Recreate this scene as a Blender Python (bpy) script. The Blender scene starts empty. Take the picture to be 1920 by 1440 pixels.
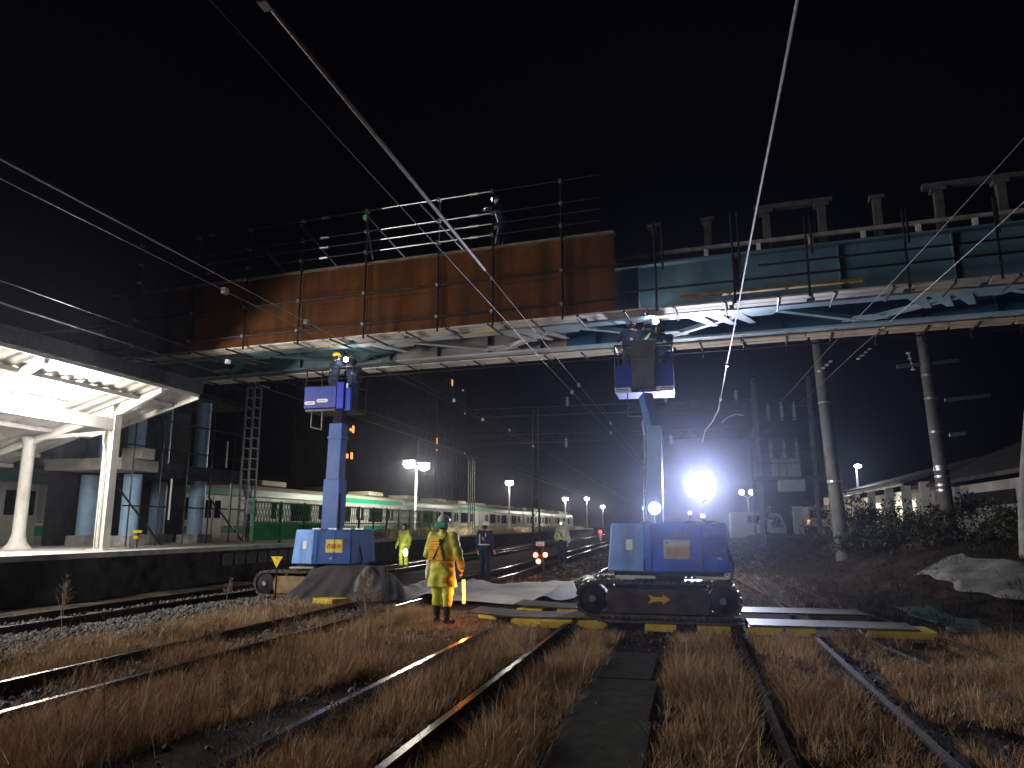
import bpy, math, random
import numpy as np
from mathutils import Matrix, Vector

SC = bpy.context.scene
COL = SC.collection
rnd = random.Random(7)
R = math.radians

# ------------------------------------------------------------------ camera
cam_data = bpy.data.cameras.new('camera')
cam = bpy.data.objects.new('camera', cam_data)
COL.objects.link(cam)
cam.location = (0, 0, 1.63)
cam.rotation_euler = (R(90 + 10.82), 0, R(13.54))
cam_data.sensor_width = 36
cam_data.lens = 36 * 1387 / 1920
cam_data.clip_start = 0.05
cam_data.clip_end = 2000
SC.camera = cam

# ------------------------------------------------------------------ night sky
world = bpy.data.worlds.new('World')
SC.world = world
world.use_nodes = True
bg = world.node_tree.nodes['Background']
bg.inputs['Color'].default_value = (0.55, 0.6, 1.0, 1)
bg.inputs['Strength'].default_value = 0.0011
SC.view_settings.view_transform = 'Standard'
SC.view_settings.look = 'None'
SC.view_settings.exposure = 0.0
SC.view_settings.gamma = 1.0
try:
    SC.cycles.use_denoising = True
    SC.cycles.volume_bounces = 0
    SC.cycles.max_bounces = 6
    SC.cycles.sample_clamp_indirect = 3.0
    SC.cycles.caustics_reflective = False
    SC.cycles.caustics_refractive = False
except Exception:
    pass

# ------------------------------------------------------------------ materials
MATS = {}


def M(name, col, rough=0.6, metal=0.0, var=0.25, scale=6.0, bump=0.0, col2=None, bscale=None,
      stretch=None, detail=6.0, spread=(0.35, 0.65), emit=None, spec=0.18, dirt=None):
    if name in MATS:
        return MATS[name]
    m = bpy.data.materials.new(name)
    m.use_nodes = True
    nt = m.node_tree
    b = nt.nodes['Principled BSDF']
    b.inputs['Roughness'].default_value = rough
    b.inputs['Metallic'].default_value = metal
    b.inputs['Specular IOR Level'].default_value = spec
    tc = nt.nodes.new('ShaderNodeTexCoord')
    src = tc.outputs['Object']
    if stretch:
        mp = nt.nodes.new('ShaderNodeMapping')
        mp.inputs['Scale'].default_value = stretch
        nt.links.new(src, mp.inputs['Vector'])
        src = mp.outputs['Vector']
    n = nt.nodes.new('ShaderNodeTexNoise')
    n.inputs['Scale'].default_value = scale
    n.inputs['Detail'].default_value = detail
    nt.links.new(src, n.inputs['Vector'])
    rp = nt.nodes.new('ShaderNodeValToRGB')
    rp.color_ramp.elements[0].position = spread[0]
    rp.color_ramp.elements[1].position = spread[1]
    c2 = col2 if col2 else tuple(min(1, c * (1 + var)) for c in col)
    c1 = col if col2 else tuple(c * (1 - var) for c in col)
    rp.color_ramp.elements[0].color = (*c1, 1)
    rp.color_ramp.elements[1].color = (*c2, 1)
    nt.links.new(n.outputs['Fac'], rp.inputs['Fac'])
    colour = rp.outputs['Color']
    if dirt:                       # streaks and stains: (colour, amount, scale)
        mp2 = nt.nodes.new('ShaderNodeMapping')
        mp2.inputs['Scale'].default_value = (1, 1, .28)
        nt.links.new(tc.outputs['Object'], mp2.inputs['Vector'])
        n3 = nt.nodes.new('ShaderNodeTexNoise')
        n3.inputs['Scale'].default_value = dirt[2]
        n3.inputs['Detail'].default_value = 9
        n3.inputs['Roughness'].default_value = .7
        nt.links.new(mp2.outputs['Vector'], n3.inputs['Vector'])
        r3 = nt.nodes.new('ShaderNodeValToRGB')
        r3.color_ramp.elements[0].position = .48
        r3.color_ramp.elements[1].position = .72
        r3.color_ramp.elements[0].color = (0, 0, 0, 1)
        r3.color_ramp.elements[1].color = (dirt[1],) * 3 + (1,)
        nt.links.new(n3.outputs['Fac'], r3.inputs['Fac'])
        mx = nt.nodes.new('ShaderNodeMixRGB')
        nt.links.new(r3.outputs['Color'], mx.inputs['Fac'])
        nt.links.new(colour, mx.inputs['Color1'])
        mx.inputs['Color2'].default_value = (*dirt[0], 1)
        colour = mx.outputs['Color']
    nt.links.new(colour, b.inputs['Base Color'])
    if bump:
        n2 = nt.nodes.new('ShaderNodeTexNoise')
        n2.inputs['Scale'].default_value = bscale or scale * 4
        n2.inputs['Detail'].default_value = 5
        nt.links.new(src, n2.inputs['Vector'])
        bp = nt.nodes.new('ShaderNodeBump')
        bp.inputs['Strength'].default_value = bump
        bp.inputs['Distance'].default_value = 0.02
        nt.links.new(n2.outputs['Fac'], bp.inputs['Height'])
        nt.links.new(bp.outputs['Normal'], b.inputs['Normal'])
    MATS[name] = m
    return m


def EM(name, col, strength):
    if name in MATS:
        return MATS[name]
    m = bpy.data.materials.new(name)
    m.use_nodes = True
    nt = m.node_tree
    b = nt.nodes['Principled BSDF']
    b.inputs['Base Color'].default_value = (*[min(.8, c) for c in col], 1)
    b.inputs['Emission Color'].default_value = (*col, 1)
    b.inputs['Emission Strength'].default_value = strength
    MATS[name] = m
    return m


def blade_mat(name, c1, c2, c3):
    m = bpy.data.materials.new(name)
    m.use_nodes = True
    nt = m.node_tree
    b = nt.nodes['Principled BSDF']
    b.inputs['Roughness'].default_value = 0.85
    b.inputs['Specular IOR Level'].default_value = 0.15
    tc = nt.nodes.new('ShaderNodeTexCoord')
    n = nt.nodes.new('ShaderNodeTexNoise')
    n.inputs['Scale'].default_value = 0.55
    n.inputs['Detail'].default_value = 5
    nt.links.new(tc.outputs['Object'], n.inputs['Vector'])
    g = nt.nodes.new('ShaderNodeNewGeometry')
    ma = nt.nodes.new('ShaderNodeMath')
    ma.operation = 'MULTIPLY_ADD'
    ma.inputs[1].default_value = 0.5
    nt.links.new(g.outputs['Random Per Island'], ma.inputs[0])
    nt.links.new(n.outputs['Fac'], ma.inputs[2])
    rp = nt.nodes.new('ShaderNodeValToRGB')
    rp.color_ramp.elements[0].position = 0.45
    rp.color_ramp.elements[1].position = 1.0
    rp.color_ramp.elements[0].color = (*c1, 1)
    rp.color_ramp.elements[1].color = (*c3, 1)
    e = rp.color_ramp.elements.new(0.72)
    e.color = (*c2, 1)
    nt.links.new(ma.outputs[0], rp.inputs['Fac'])
    nt.links.new(rp.outputs['Color'], b.inputs['Base Color'])
    MATS[name] = m
    return m


# ------------------------------------------------------------------ object helpers
WM = {}          # world matrix of every thing / part, by object name


def tag(o, label=None, cat=None, group=None, kind=None):
    if label:
        o['label'] = label
    if cat:
        o['category'] = cat
    if group:
        o['group'] = group
    if kind:
        o['kind'] = kind
    return o


def thing(name, loc, label, cat, group=None, rz=0.0):
    o = bpy.data.objects.new(name, None)
    o.empty_display_size = 0.2
    COL.objects.link(o)
    o.location = loc
    o.rotation_euler = (0, 0, rz)
    WM[o.name] = Matrix.Translation(loc) @ Matrix.Rotation(rz, 4, 'Z')
    return tag(o, label, cat, group)


def copy_thing(src, loc, rz, label, group=None):
    def rec(o, parent):
        c = o.copy()
        COL.objects.link(c)
        if parent is not None:
            c.parent = parent
        for ch in KIDS.get(o.name, []):
            rec(ch, c)
        return c
    c = rec(src, None)
    c.location = loc
    c.rotation_euler = (0, 0, rz)
    c['label'] = label
    if group:
        c['group'] = group
    return c


KIDS = {}


def link_mesh(name, verts, faces, mats, parent=None, fm=None, smooth=True, bevel=0, origin=None, sharp=35):
    """verts are in WORLD coordinates."""
    v = np.asarray(verts, dtype=np.float64).reshape(-1, 3)
    if parent is not None:
        W = WM[parent.name]
    elif origin is not None:
        W = Matrix.Translation(origin)
    else:
        W = Matrix.Translation(((v[:, 0].min() + v[:, 0].max()) / 2, (v[:, 1].min() + v[:, 1].max()) / 2, v[:, 2].min()))
    I = np.array(W.inverted())
    v = v @ I[:3, :3].T + I[:3, 3]
    me = bpy.data.meshes.new(name)
    if isinstance(faces, np.ndarray):
        n, k = faces.shape
        me.vertices.add(len(v))
        me.vertices.foreach_set('co', v.astype(np.float32).ravel())
        me.loops.add(n * k)
        me.loops.foreach_set('vertex_index', faces.astype(np.int32).ravel())
        me.polygons.add(n)
        me.polygons.foreach_set('loop_start', np.arange(0, n * k, k, dtype=np.int32))
        me.update(calc_edges=True)
        me.validate()
    else:
        me.from_pydata([tuple(p) for p in v], [], faces)
        me.update()
    if not isinstance(mats, (list, tuple)):
        mats = [mats]
    for m in mats:
        me.materials.append(m)
    if fm is not None:
        me.polygons.foreach_set('material_index', np.asarray(fm, dtype=np.int32))
    if smooth:
        me.polygons.foreach_set('use_smooth', np.ones(len(me.polygons), dtype=bool))
        if sharp:
            me.set_sharp_from_angle(angle=R(sharp))
    o = bpy.data.objects.new(name, me)
    COL.objects.link(o)
    if parent is not None:
        o.parent = parent
        KIDS.setdefault(parent.name, []).append(o)
        WM[o.name] = WM[parent.name]
    else:
        o.matrix_world = W
        WM[o.name] = W
    if bevel:
        b = o.modifiers.new('bevel', 'BEVEL')
        b.width = bevel
        b.segments = 2
        b.limit_method = 'ANGLE'
    return o


class MB:
    """collects shapes (world coordinates, through an optional transform) into ONE mesh"""

    def __init__(self, T=None):
        self.v, self.f, self.m, self.T = [], [], [], T

    def add(self, vs, fs, mi=0):
        b = len(self.v)
        if self.T is not None:
            vs = [self.T @ Vector(p) for p in vs]
        self.v.extend([tuple(p) for p in vs])
        for f in fs:
            self.f.append(tuple(i + b for i in f))
            self.m.append(mi)
        return self

    def box(self, x0, x1, y0, y1, z0, z1, mi=0):
        vs = [(x, y, z) for x in (x0, x1) for y in (y0, y1) for z in (z0, z1)]
        fs = [(0, 1, 3, 2), (4, 6, 7, 5), (0, 4, 5, 1), (2, 3, 7, 6), (0, 2, 6, 4), (1, 5, 7, 3)]
        return self.add(vs, fs, mi)

    def beam(self, p0, p1, w, h, up=(0, 0, 1), mi=0):
        p0, p1 = Vector(p0), Vector(p1)
        d = (p1 - p0).normalized()
        up = Vector(up)
        if abs(d.dot(up)) > 0.98:
            up = Vector((0, 1, 0))
        s = d.cross(up).normalized()
        t = s.cross(d).normalized()
        vs = []
        for p in (p0, p1):
            for a, b in ((-1, -1), (1, -1), (1, 1), (-1, 1)):
                vs.append(p + s * (a * w / 2) + t * (b * h / 2))
        fs = [(0, 3, 2, 1), (4, 5, 6, 7), (0, 1, 5, 4), (1, 2, 6, 5), (2, 3, 7, 6), (3, 0, 4, 7)]
        return self.add(vs, fs, mi)

    def path(self, pts, r, n=8, mi=0, cap=True):
        pts = [Vector(p) for p in pts]
        rs = r if isinstance(r, (list, tuple)) else [r] * len(pts)
        vs, fs = [], []
        prev = None
        for i, p in enumerate(pts):
            a = pts[max(i - 1, 0)]
            b = pts[min(i + 1, len(pts) - 1)]
            d = (b - a).normalized()
            if prev is None:
                up = Vector((0, 0, 1)) if abs(d.z) < 0.9 else Vector((1, 0, 0))
                s = d.cross(up).normalized()
            else:
                s = (prev - d * prev.dot(d))
                s = s.normalized() if s.length > 1e-6 else d.orthogonal().normalized()
            prev = s
            t = d.cross(s)
            for k in range(n):
                an = 2 * math.pi * k / n
                vs.append(p + (s * math.cos(an) + t * math.sin(an)) * rs[i])
        for i in range(len(pts) - 1):
            for k in range(n):
                k2 = (k + 1) % n
                fs.append((i * n + k, i * n + k2, (i + 1) * n + k2, (i + 1) * n + k))
        if cap:
            fs.append(tuple(range(n))[::-1])
            fs.append(tuple((len(pts) - 1) * n + k for k in range(n)))
        return self.add(vs, fs, mi)

    def tube(self, p0, p1, r, n=8, mi=0, r1=None):
        return self.path([p0, p1], [r, r if r1 is None else r1], n, mi)

    def prism(self, poly, off, mi=0):
        """poly: list of 3-D points (a planar outline), off: extrusion vector"""
        k = len(poly)
        off = Vector(off)
        vs = [Vector(p) for p in poly] + [Vector(p) + off for p in poly]
        fs = [tuple(range(k))[::-1], tuple(range(k, 2 * k))]
        for i in range(k):
            j = (i + 1) % k
            fs.append((i, j, k + j, k + i))
        return self.add(vs, fs, mi)

    def lathe(self, prof, c=(0, 0, 0), n=16, mi=0, axis='Z'):
        vs, fs = [], []
        for r, h in prof:
            for k in range(n):
                a = 2 * math.pi * k / n
                x, y = r * math.cos(a), r * math.sin(a)
                q = (x, y, h) if axis == 'Z' else ((x, h, y) if axis == 'Y' else (h, x, y))
                vs.append((c[0] + q[0], c[1] + q[1], c[2] + q[2]))
        for i in range(len(prof) - 1):
            for k in range(n):
                k2 = (k + 1) % n
                fs.append((i * n + k, i * n + k2, (i + 1) * n + k2, (i + 1) * n + k))
        fs.append(tuple(range(n))[::-1])
        fs.append(tuple((len(prof) - 1) * n + k for k in range(n)))
        return self.add(vs, fs, mi)

    def ball(self, c, r, n=10, mi=0, s=(1, 1, 1)):
        vs, fs = [], []
        m = max(4, n // 2)
        for i in range(1, m):
            t = math.pi * i / m
            for k in range(n):
                a = 2 * math.pi * k / n
                vs.append((c[0] + r * s[0] * math.sin(t) * math.cos(a), c[1] + r * s[1] * math.sin(t) * math.sin(a),
                           c[2] + r * s[2] * math.cos(t)))
        top, bot = len(vs), len(vs) + 1
        vs += [(c[0], c[1], c[2] + r * s[2]), (c[0], c[1], c[2] - r * s[2])]
        for i in range(m - 2):
            for k in range(n):
                k2 = (k + 1) % n
                fs.append((i * n + k, (i + 1) * n + k, (i + 1) * n + k2, i * n + k2))
        for k in range(n):
            k2 = (k + 1) % n
            fs.append((top, k, k2))
            fs.append((bot, (m - 2) * n + k2, (m - 2) * n + k))
        return self.add(vs, fs, mi)

    def build(self, name, mats, parent=None, bevel=0, smooth=True, origin=None, sharp=35):
        import bmesh
        o = link_mesh(name, self.v, self.f, mats, parent, self.m, smooth, bevel, origin, 0)
        bm = bmesh.new()
        bm.from_mesh(o.data)
        bmesh.ops.recalc_face_normals(bm, faces=bm.faces)
        bm.to_mesh(o.data)
        bm.free()
        if smooth:
            o.data.set_sharp_from_angle(angle=R(sharp))
        return o


def text_obj(body, size, center, right, up, mat, parent, name='lettering', depth=0.004, bold=0.0):
    cu = bpy.data.curves.new(name, 'FONT')
    cu.body = body
    cu.size = size
    cu.align_x = 'CENTER'
    cu.align_y = 'CENTER'
    cu.extrude = depth
    cu.offset = bold
    cu.resolution_u = 3
    t = bpy.data.objects.new(name, cu)
    COL.objects.link(t)
    dg = bpy.context.evaluated_depsgraph_get()
    me = bpy.data.meshes.new_from_object(t.evaluated_get(dg))
    bpy.data.objects.remove(t)
    r, u = Vector(right).normalized(), Vector(up).normalized()
    w = r.cross(u)
    vs = [Vector(center) + r * v.co.x + u * v.co.y + w * v.co.z for v in me.vertices]
    fs = [tuple(p.vertices) for p in me.polygons]
    return link_mesh(name, vs, fs, mat, parent, smooth=False)


def point_light(name, loc, watts, parent, col=(1, 0.96, 0.9), radius=0.06):
    l = bpy.data.lights.new(name, 'POINT')
    l.energy = watts
    l.color = col
    l.shadow_soft_size = radius
    o = bpy.data.objects.new(name, l)
    COL.objects.link(o)
    o.parent = parent
    o.location = WM[parent.name].inverted() @ Vector(loc)
    KIDS.setdefault(parent.name, []).append(o)
    return o


def spot_light(name, loc, target, watts, parent, angle=120, col=(1, 0.97, 0.93), radius=0.1, blend=0.6):
    l = bpy.data.lights.new(name, 'SPOT')
    l.energy = watts
    l.color = col
    l.spot_size = R(angle)
    l.spot_blend = blend
    l.shadow_soft_size = radius
    o = bpy.data.objects.new(name, l)
    COL.objects.link(o)
    o.parent = parent
    d = Vector(target) - Vector(loc)
    m = Matrix.Translation(loc) @ d.to_track_quat('-Z', 'Y').to_matrix().to_4x4()
    o.matrix_local = WM[parent.name].inverted() @ m
    KIDS.setdefault(parent.name, []).append(o)
    return o


def smooth01(t):
    t = min(1, max(0, t))
    return t * t * (3 - 2 * t)


def gh(x, y):
    """height of the ground"""
    x0 = 4.0 - 0.09 * max(0, y - 14)
    h = 1.15 * smooth01((x - x0) / 3.2) * smooth01((y - 7) / 16)
    return h


# shared materials
m_white = M('white_paint', (.72, .71, .68), .45, var=.12, scale=3, bump=.05)
m_dark = M('dark_steel', (.035, .036, .04), .45, .6, var=.4, scale=9)
m_galv = M('galvanised_steel', (.42, .43, .44), .35, .85, var=.25, scale=12)
m_black = M('black_rubber', (.018, .018, .02), .7, var=.4, scale=10, bump=.2)
m_conc = M('concrete', (.30, .29, .27), .85, var=.3, scale=4, bump=.25, bscale=30)
m_steel_rust = M('rusty_steel', (.022, .014, .010), .9, 0, scale=14, col2=(.05, .03, .02), bump=.15, spec=.03)
m_railtop = M('polished_rail_top', (.36, .34, .32), .22, 1.0, var=.4, scale=5)
m_blue_deep = M('deep_blue_paint', (.026, .085, .58), .5, scale=2.2, col2=(.034, .13, .85), bump=.05, detail=10, spread=(.3, .6), dirt=((.07, .06, .055), .6, 3.2))
m_blue_light = M('light_blue_hood_side', (.12, .25, .58), .45, scale=2.2, col2=(.18, .35, .74), bump=.05, detail=10, spread=(.3, .6), dirt=((.07, .06, .055), .6, 3.2))
m_yellow = M('yellow_paint', (.62, .42, .02), .5, var=.22, scale=9)
m_glass = M('dark_glass', (.012, .014, .016), .08, var=.2, spec=.5)
m_wood = M('grey_plank', (.42, .36, .28), .8, var=.3, scale=4, stretch=(1, 8, 8), bump=.15)
# ------------------------------------------------------------------ ground
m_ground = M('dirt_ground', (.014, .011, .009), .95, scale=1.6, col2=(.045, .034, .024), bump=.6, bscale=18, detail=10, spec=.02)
xs = np.concatenate([np.linspace(-400, -30, 12), np.linspace(-28, 24, 105), np.linspace(28, 400, 12)])
ys = np.concatenate([np.linspace(-60, -4, 10), np.linspace(-3, 60, 127), np.linspace(66, 500, 20)])
gv = []
g_r = np.random.RandomState(3)
for y in ys:
    for x in xs:
        n = 0.02 * math.sin(x * 2.3 + y * .7) + 0.02 * math.sin(y * 1.9 - x * 1.1) if abs(x) < 30 and y < 60 else 0
        if 2.6 < x or x < -12.5:
            n *= 1.5
        gv.append((x, y, gh(x, y) + n * 0.6 - 0.02))
nx = len(xs)
gf = np.array([(j * nx + i, j * nx + i + 1, (j + 1) * nx + i + 1, (j + 1) * nx + i)
               for j in range(len(ys) - 1) for i in range(nx - 1)])
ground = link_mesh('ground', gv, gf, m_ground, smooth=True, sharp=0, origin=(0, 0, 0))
tag(ground, kind='structure')


def bend(x, y, k=0.035):
    """the tracks swing slightly left beyond the bridge"""
    s = y - 22
    return x - k * (s * s / (s + 8) if s > 0 else 0)


# ------------------------------------------------------------------ rails
def rail_mesh(mb, pts):
    prof = [(-.06, 0), (.06, 0), (.06, .012), (.012, .03), (.012, .105), (.034, .115), (.034, .145), (-.034, .145),
            (-.034, .115), (-.012, .105), (-.012, .03), (-.06, .012)]
    k = len(prof)
    vs, fs = [], []
    for (x, y, z) in pts:
        for a, b in prof:
            vs.append((x + a, y, z + b))
    top = []
    for i in range(len(pts) - 1):
        for j in range(k):
            j2 = (j + 1) % k
            f = (i * k + j, i * k + j2, (i + 1) * k + j2, (i + 1) * k + j)
            (top if j == 6 else fs).append(f)
    fs.append(tuple(range(k))[::-1])
    fs.append(tuple((len(pts) - 1) * k + j for j in range(k)))
    mb.add(vs, fs, 0)
    b = len(mb.v) - len(vs)
    for f in top:
        mb.f.append(tuple(i + b for i in f))
        mb.m.append(1)


m_sleeper = M('concrete_sleeper', (.07, .065, .058), .9, var=.6, scale=5, bump=.3, bscale=25)


def track(cx, y0, y1, label, fx=None, sleepers=None, k=0.035, wear=m_railtop):
    t = thing('railway_track', (cx, y0, 0), label, 'railway track', 'railway tracks under the bridge')
    ys_ = [y0 + (y1 - y0) * (i / 60) ** 1.6 for i in range(61)]
    for s in (-.533, .533):
        mb = MB()
        rail_mesh(mb, [((fx(y) if fx else bend(cx, y, k)) + s, y, gh(cx, y) - .085 if cx > 0 else (-.035 if cx > -4 else -.02)) for y in ys_])
        mb.build('rail', [m_steel_rust, wear], t, sharp=30)
    for (ya, dx0, dx1) in (sleepers or []):
        mb = MB()
        x = fx(ya) if fx else bend(cx, ya, k)
        mb.box(x - .98 + dx0, x + .98 + dx1, ya - .11, ya + .11, -.1, .012)
        mb.build('sleeper', m_sleeper, t, bevel=.02)
    return t


def sl(a, b, st=.66):
    return [(a + i * st, rnd.uniform(-.05, .05), rnd.uniform(-.05, .05)) for i in range(int((b - a) / st))]


track(-10.73, -4, 150, 'railway track beside the dark platform face, leftmost of all', sleepers=sl(7, 20))
track(-6.14, -4, 150, 'grass-grown railway track running past the left lift and under the white sheet', sleepers=sl(4, 15.5))
track(-2.55, -3, 150, 'railway track passing just right of the worker with the glowing wand', sleepers=[(a_, .3, -.3) for a_, _, _ in sl(3, 12.5)], k=.02)
track(1.1, -3, 120, 'dark railway track leading under the road plates right of the right lift', k=.015,
      wear=M('dull_rail_top', (.045, .032, .025), .8, 0, scale=6, spec=.05))
track(3.0, 2, 60, 'curving siding track at the far right, by the green net', fx=lambda y: 2.0 + .083 * (20 - y) + .0022 * (20 - y) ** 2 * (1 if y < 20 else .5),
      wear=M('dull_rail_top', (.045, .032, .025), .8, 0, scale=6, spec=.05))

# crossing panels of ribbed rubber between the two middle tracks
m_mat = M('rubber_mat', (.018, .021, .02), .85, scale=7, col2=(.04, .042, .038), bump=.5, bscale=70)
for i, (y, x, lab) in enumerate([(4.1, -.74, 'ribbed dark rubber walking mat nearest the camera'),
                                 (5.75, -.76, 'ribbed dark rubber walking mat between its two neighbours'),
                                 (7.4, -.79, 'ribbed dark rubber walking mat partly under dry grass'),
                                 (9.1, -.86, 'ribbed dark rubber walking mat nearest the right lift')]):
    mb = MB()
    mb.box(x - .36, x + .36, y - .822, y + .822, .02, .05)
    tag(mb.build('rubber_mat', m_mat), lab, 'mat', 'rubber mats between the tracks')

# ------------------------------------------------------------------ ballast stones
def stones(name, spots, mat, seed, rmin=.018, rmax=.045):
    rs = np.random.RandomState(seed)
    base = np.array([(1, 0, 0), (-1, 0, 0), (0, 1, 0), (0, -1, 0), (0, 0, 1), (0, 0, -1)], float)
    tri = np.array([(0, 2, 4), (2, 1, 4), (1, 3, 4), (3, 0, 4), (2, 0, 5), (1, 2, 5), (3, 1, 5), (0, 3, 5)])
    V, F = [], []
    for i, (x, y, z) in enumerate(spots):
        r = rs.uniform(rmin, rmax)
        sc = r * rs.uniform(.6, 1.3, 3)
        p = base * sc * rs.uniform(.75, 1.25, (6, 1))
        a = rs.uniform(0, 6.28)
        ca, sa = math.cos(a), math.sin(a)
        q = np.stack([p[:, 0] * ca - p[:, 1] * sa, p[:, 0] * sa + p[:, 1] * ca, p[:, 2] + rs.uniform(-.3, .3) * p[:, 0]], 1)
        V.append(q + (x, y, z + r * .4))
        F.append(tri + 6 * i)
    o = link_mesh(name, np.concatenate(V), np.concatenate(F), mat, smooth=False, origin=(0, 0, 0))
    return tag(o, kind='stuff')


m_stone = M('ballast_stone', (.05, .047, .044), .85, scale=9, col2=(.15, .143, .135), bump=.2, detail=2, spread=(.4, .6))
rs0 = np.random.RandomState(11)
sp = []
for _ in range(7500):                      # the shoulder left of the grassy strip
    y = 6 + 14 * rs0.rand() ** 1.3
    x = rs0.uniform(-9.9, -8.0) + .15 * math.sin(y * 1.3)
    sp.append((x, y, .01))
for _ in range(1500):                      # inside the second track
    y = 5 + 11 * rs0.rand()
    sp.append((rs0.uniform(-6.6, -5.7), y, 0.0))
for _ in range(1500):
    y = 7 + 14 * rs0.rand()
    sp.append((rs0.uniform(-11.3, -10.1), y, 0.0))
for _ in range(900):
    y = 3.5 + 9 * rs0.rand()
    sp.append((rs0.uniform(-5.4, 2.6), y, 0.0))
tag(stones('ballast', sp, m_stone, 5), 'loose grey ballast stones between the tracks', 'ballast')


# ------------------------------------------------------------------ dry grass
def grass(name, spots, mat, label, hmin, hmax, wmin, wmax, seed, lean=.5):
    rs = np.random.RandomState(seed)
    P = np.array(spots)
    n = len(P)
    h = rs.uniform(hmin, hmax, n) * (P[:, 3] if P.shape[1] > 3 else 1)
    w = rs.uniform(wmin, wmax, n)
    a = rs.uniform(0, 2 * math.pi, n)
    b = P[:, 4] + rs.normal(size=n) * .7 if P.shape[1] > 4 else rs.uniform(0, 2 * math.pi, n)
    l = rs.uniform(.1, lean, n) * h
    dx, dy = np.cos(a) * w / 2, np.sin(a) * w / 2
    lx, ly = np.cos(b) * l, np.sin(b) * l
    z0 = P[:, 2]
    v = np.zeros((n, 5, 3))
    v[:, 0] = np.stack([P[:, 0] - dx, P[:, 1] - dy, z0], 1)
    v[:, 1] = np.stack([P[:, 0] + dx, P[:, 1] + dy, z0], 1)
    v[:, 2] = np.stack([P[:, 0] + dx * .8 + lx * .35, P[:, 1] + dy * .8 + ly * .35, z0 + h * .6], 1)
    v[:, 3] = np.stack([P[:, 0] - dx * .8 + lx * .35, P[:, 1] - dy * .8 + ly * .35, z0 + h * .6], 1)
    v[:, 4] = np.stack([P[:, 0] + lx, P[:, 1] + ly, z0 + h], 1)
    f = []
    idx = np.arange(n)[:, None] * 5
    tri = np.concatenate([idx + (0, 1, 2), idx + (0, 2, 3), idx + (3, 2, 4)])
    o = link_mesh(name, v.reshape(-1, 3), tri, mat, smooth=False, origin=(0, 0, 0))
    return tag(o, label, 'grass', kind='stuff')


m_straw = blade_mat('dry_grass_blade', (.085, .05, .029), (.39, .235, .122), (.70, .53, .34))
m_straw_far = blade_mat('pale_dry_grass_blade', (.26, .19, .10), (.46, .36, .20), (.55, .45, .28))
m_weed = blade_mat('dull_ground_cover', (.020, .024, .012), (.045, .045, .022), (.08, .06, .03))


def clump(rs, x, y):
    v = (math.sin(x * 2.1 + 1.3 * math.sin(y * .9)) + math.sin(y * 1.7 + 1.1 * math.sin(x * 1.6)) + math.sin((x + y) * 3.3) * .6)
    return v / 2.6 * .5 + .5


def scatter(n, x0, x1, y0, y1, seed, gate=.35, pw=1.4, skip=None, per=16):
    """tufts: a centre, then blades round it"""
    rs = np.random.RandomState(seed)
    out = []
    m = n // per
    while m > 0:
        x = rs.uniform(x0, x1)
        y = y0 + (y1 - y0) * rs.rand() ** pw
        c = clump(rs, x, y) * .6 + .4 * (.5 + .5 * math.sin(x * 7.3 + 2 * math.sin(y * 5.1)) * math.sin(y * 6.1 + 2 * math.sin(x * 4.7)))
        if rs.rand() > (c - gate) * 2.6:
            continue
        if skip and skip(x, y):
            continue
        m -= 1
        hs = (.25 + 1.25 * c ** 1.3) * rs.uniform(.35, 1.5)
        if -4.9 < x < -3.4 and y > 10.6:
            hs *= .4
        z = gh(x, y) - .01
        sp_ = rs.uniform(.02, .06)
        o = rs.normal(size=(per, 2)) * sp_
        for q in range(per):
            out.append((x + o[q, 0], y + o[q, 1], z, hs * (1 - 2.2 * math.hypot(o[q, 0], o[q, 1])), math.atan2(o[q, 1], o[q, 0])))
    return out


G = []
G += scatter(62000, -8.5, -6.85, 3, 17, 21, .02)
G += scatter(15000, -6.5, -5.75, 3, 12.5, 22, .3)
G += scatter(150000, -5.45, -3.55, 2.0, 14.2, 23, .12, skip=lambda x, y: x > -4.1 + .12 * (y - 4) and y < 8.5)
G += scatter(9000, -3.7, -3.25, 8, 14, 24, .1)
G += scatter(46000, -2.98, -2.2, 2.0, 11.8, 25, .0)
G += scatter(56000, -1.75, -1.12, 1.7, 11.6, 26, .14)
G += scatter(56000, -.36, .42, 1.7, 11.8, 27, .18)
G += scatter(30000, .72, 1.5, 2.0, 11.6, 28, .3)
G += scatter(80000, 1.82, 4.8, 2.6, 12.2, 29, .25)
G += scatter(16000, -5.2, -1.0, 20, 45, 30, .1)
G += scatter(16000, -1.2, 3.0, 16, 50, 31, .0)
grass('dry_grass', G, m_straw, 'dry brown grass growing between the rails', .05, .23, .0020, .0050, 40, 1.25)
GL = scatter(60000, -5.4, 3.4, 2.0, 12.3, 61, -.6, per=10)
grass('ground_litter', GL, blade_mat('dead_litter_blade', (.03, .02, .013), (.09, .06, .035), (.2, .15, .09)), 'short dead plant litter scattered between the rails', .02, .085, .003, .008, 44, 2.2)
GS = []
for k_, (a_, b_, c_, d_, n_) in enumerate([(-8.3, -6.9, 4, 15, 160), (-5.4, -3.6, 2.6, 12, 420), (-2.9, -2.2, 2.4, 10, 90), (-1.7, -1.15, 2.2, 10, 90), (-.3, .4, 2.2, 10, 80), (1.9, 4.4, 3.2, 11, 160)]):
    GS += [(x, y, z, h) for (x, y, z, h, q_) in scatter(n_, a_, b_, c_, d_, 71 + k_, .0, per=1)]
grass('dry_stalks', GS, blade_mat('pale_stalk', (.12, .08, .05), (.34, .25, .16), (.6, .5, .36)), 'sparse pale dry stalks standing above the grass', .28, .62, .004, .008, 46, .45)
G2 = []
rs1 = np.random.RandomState(50)
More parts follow.
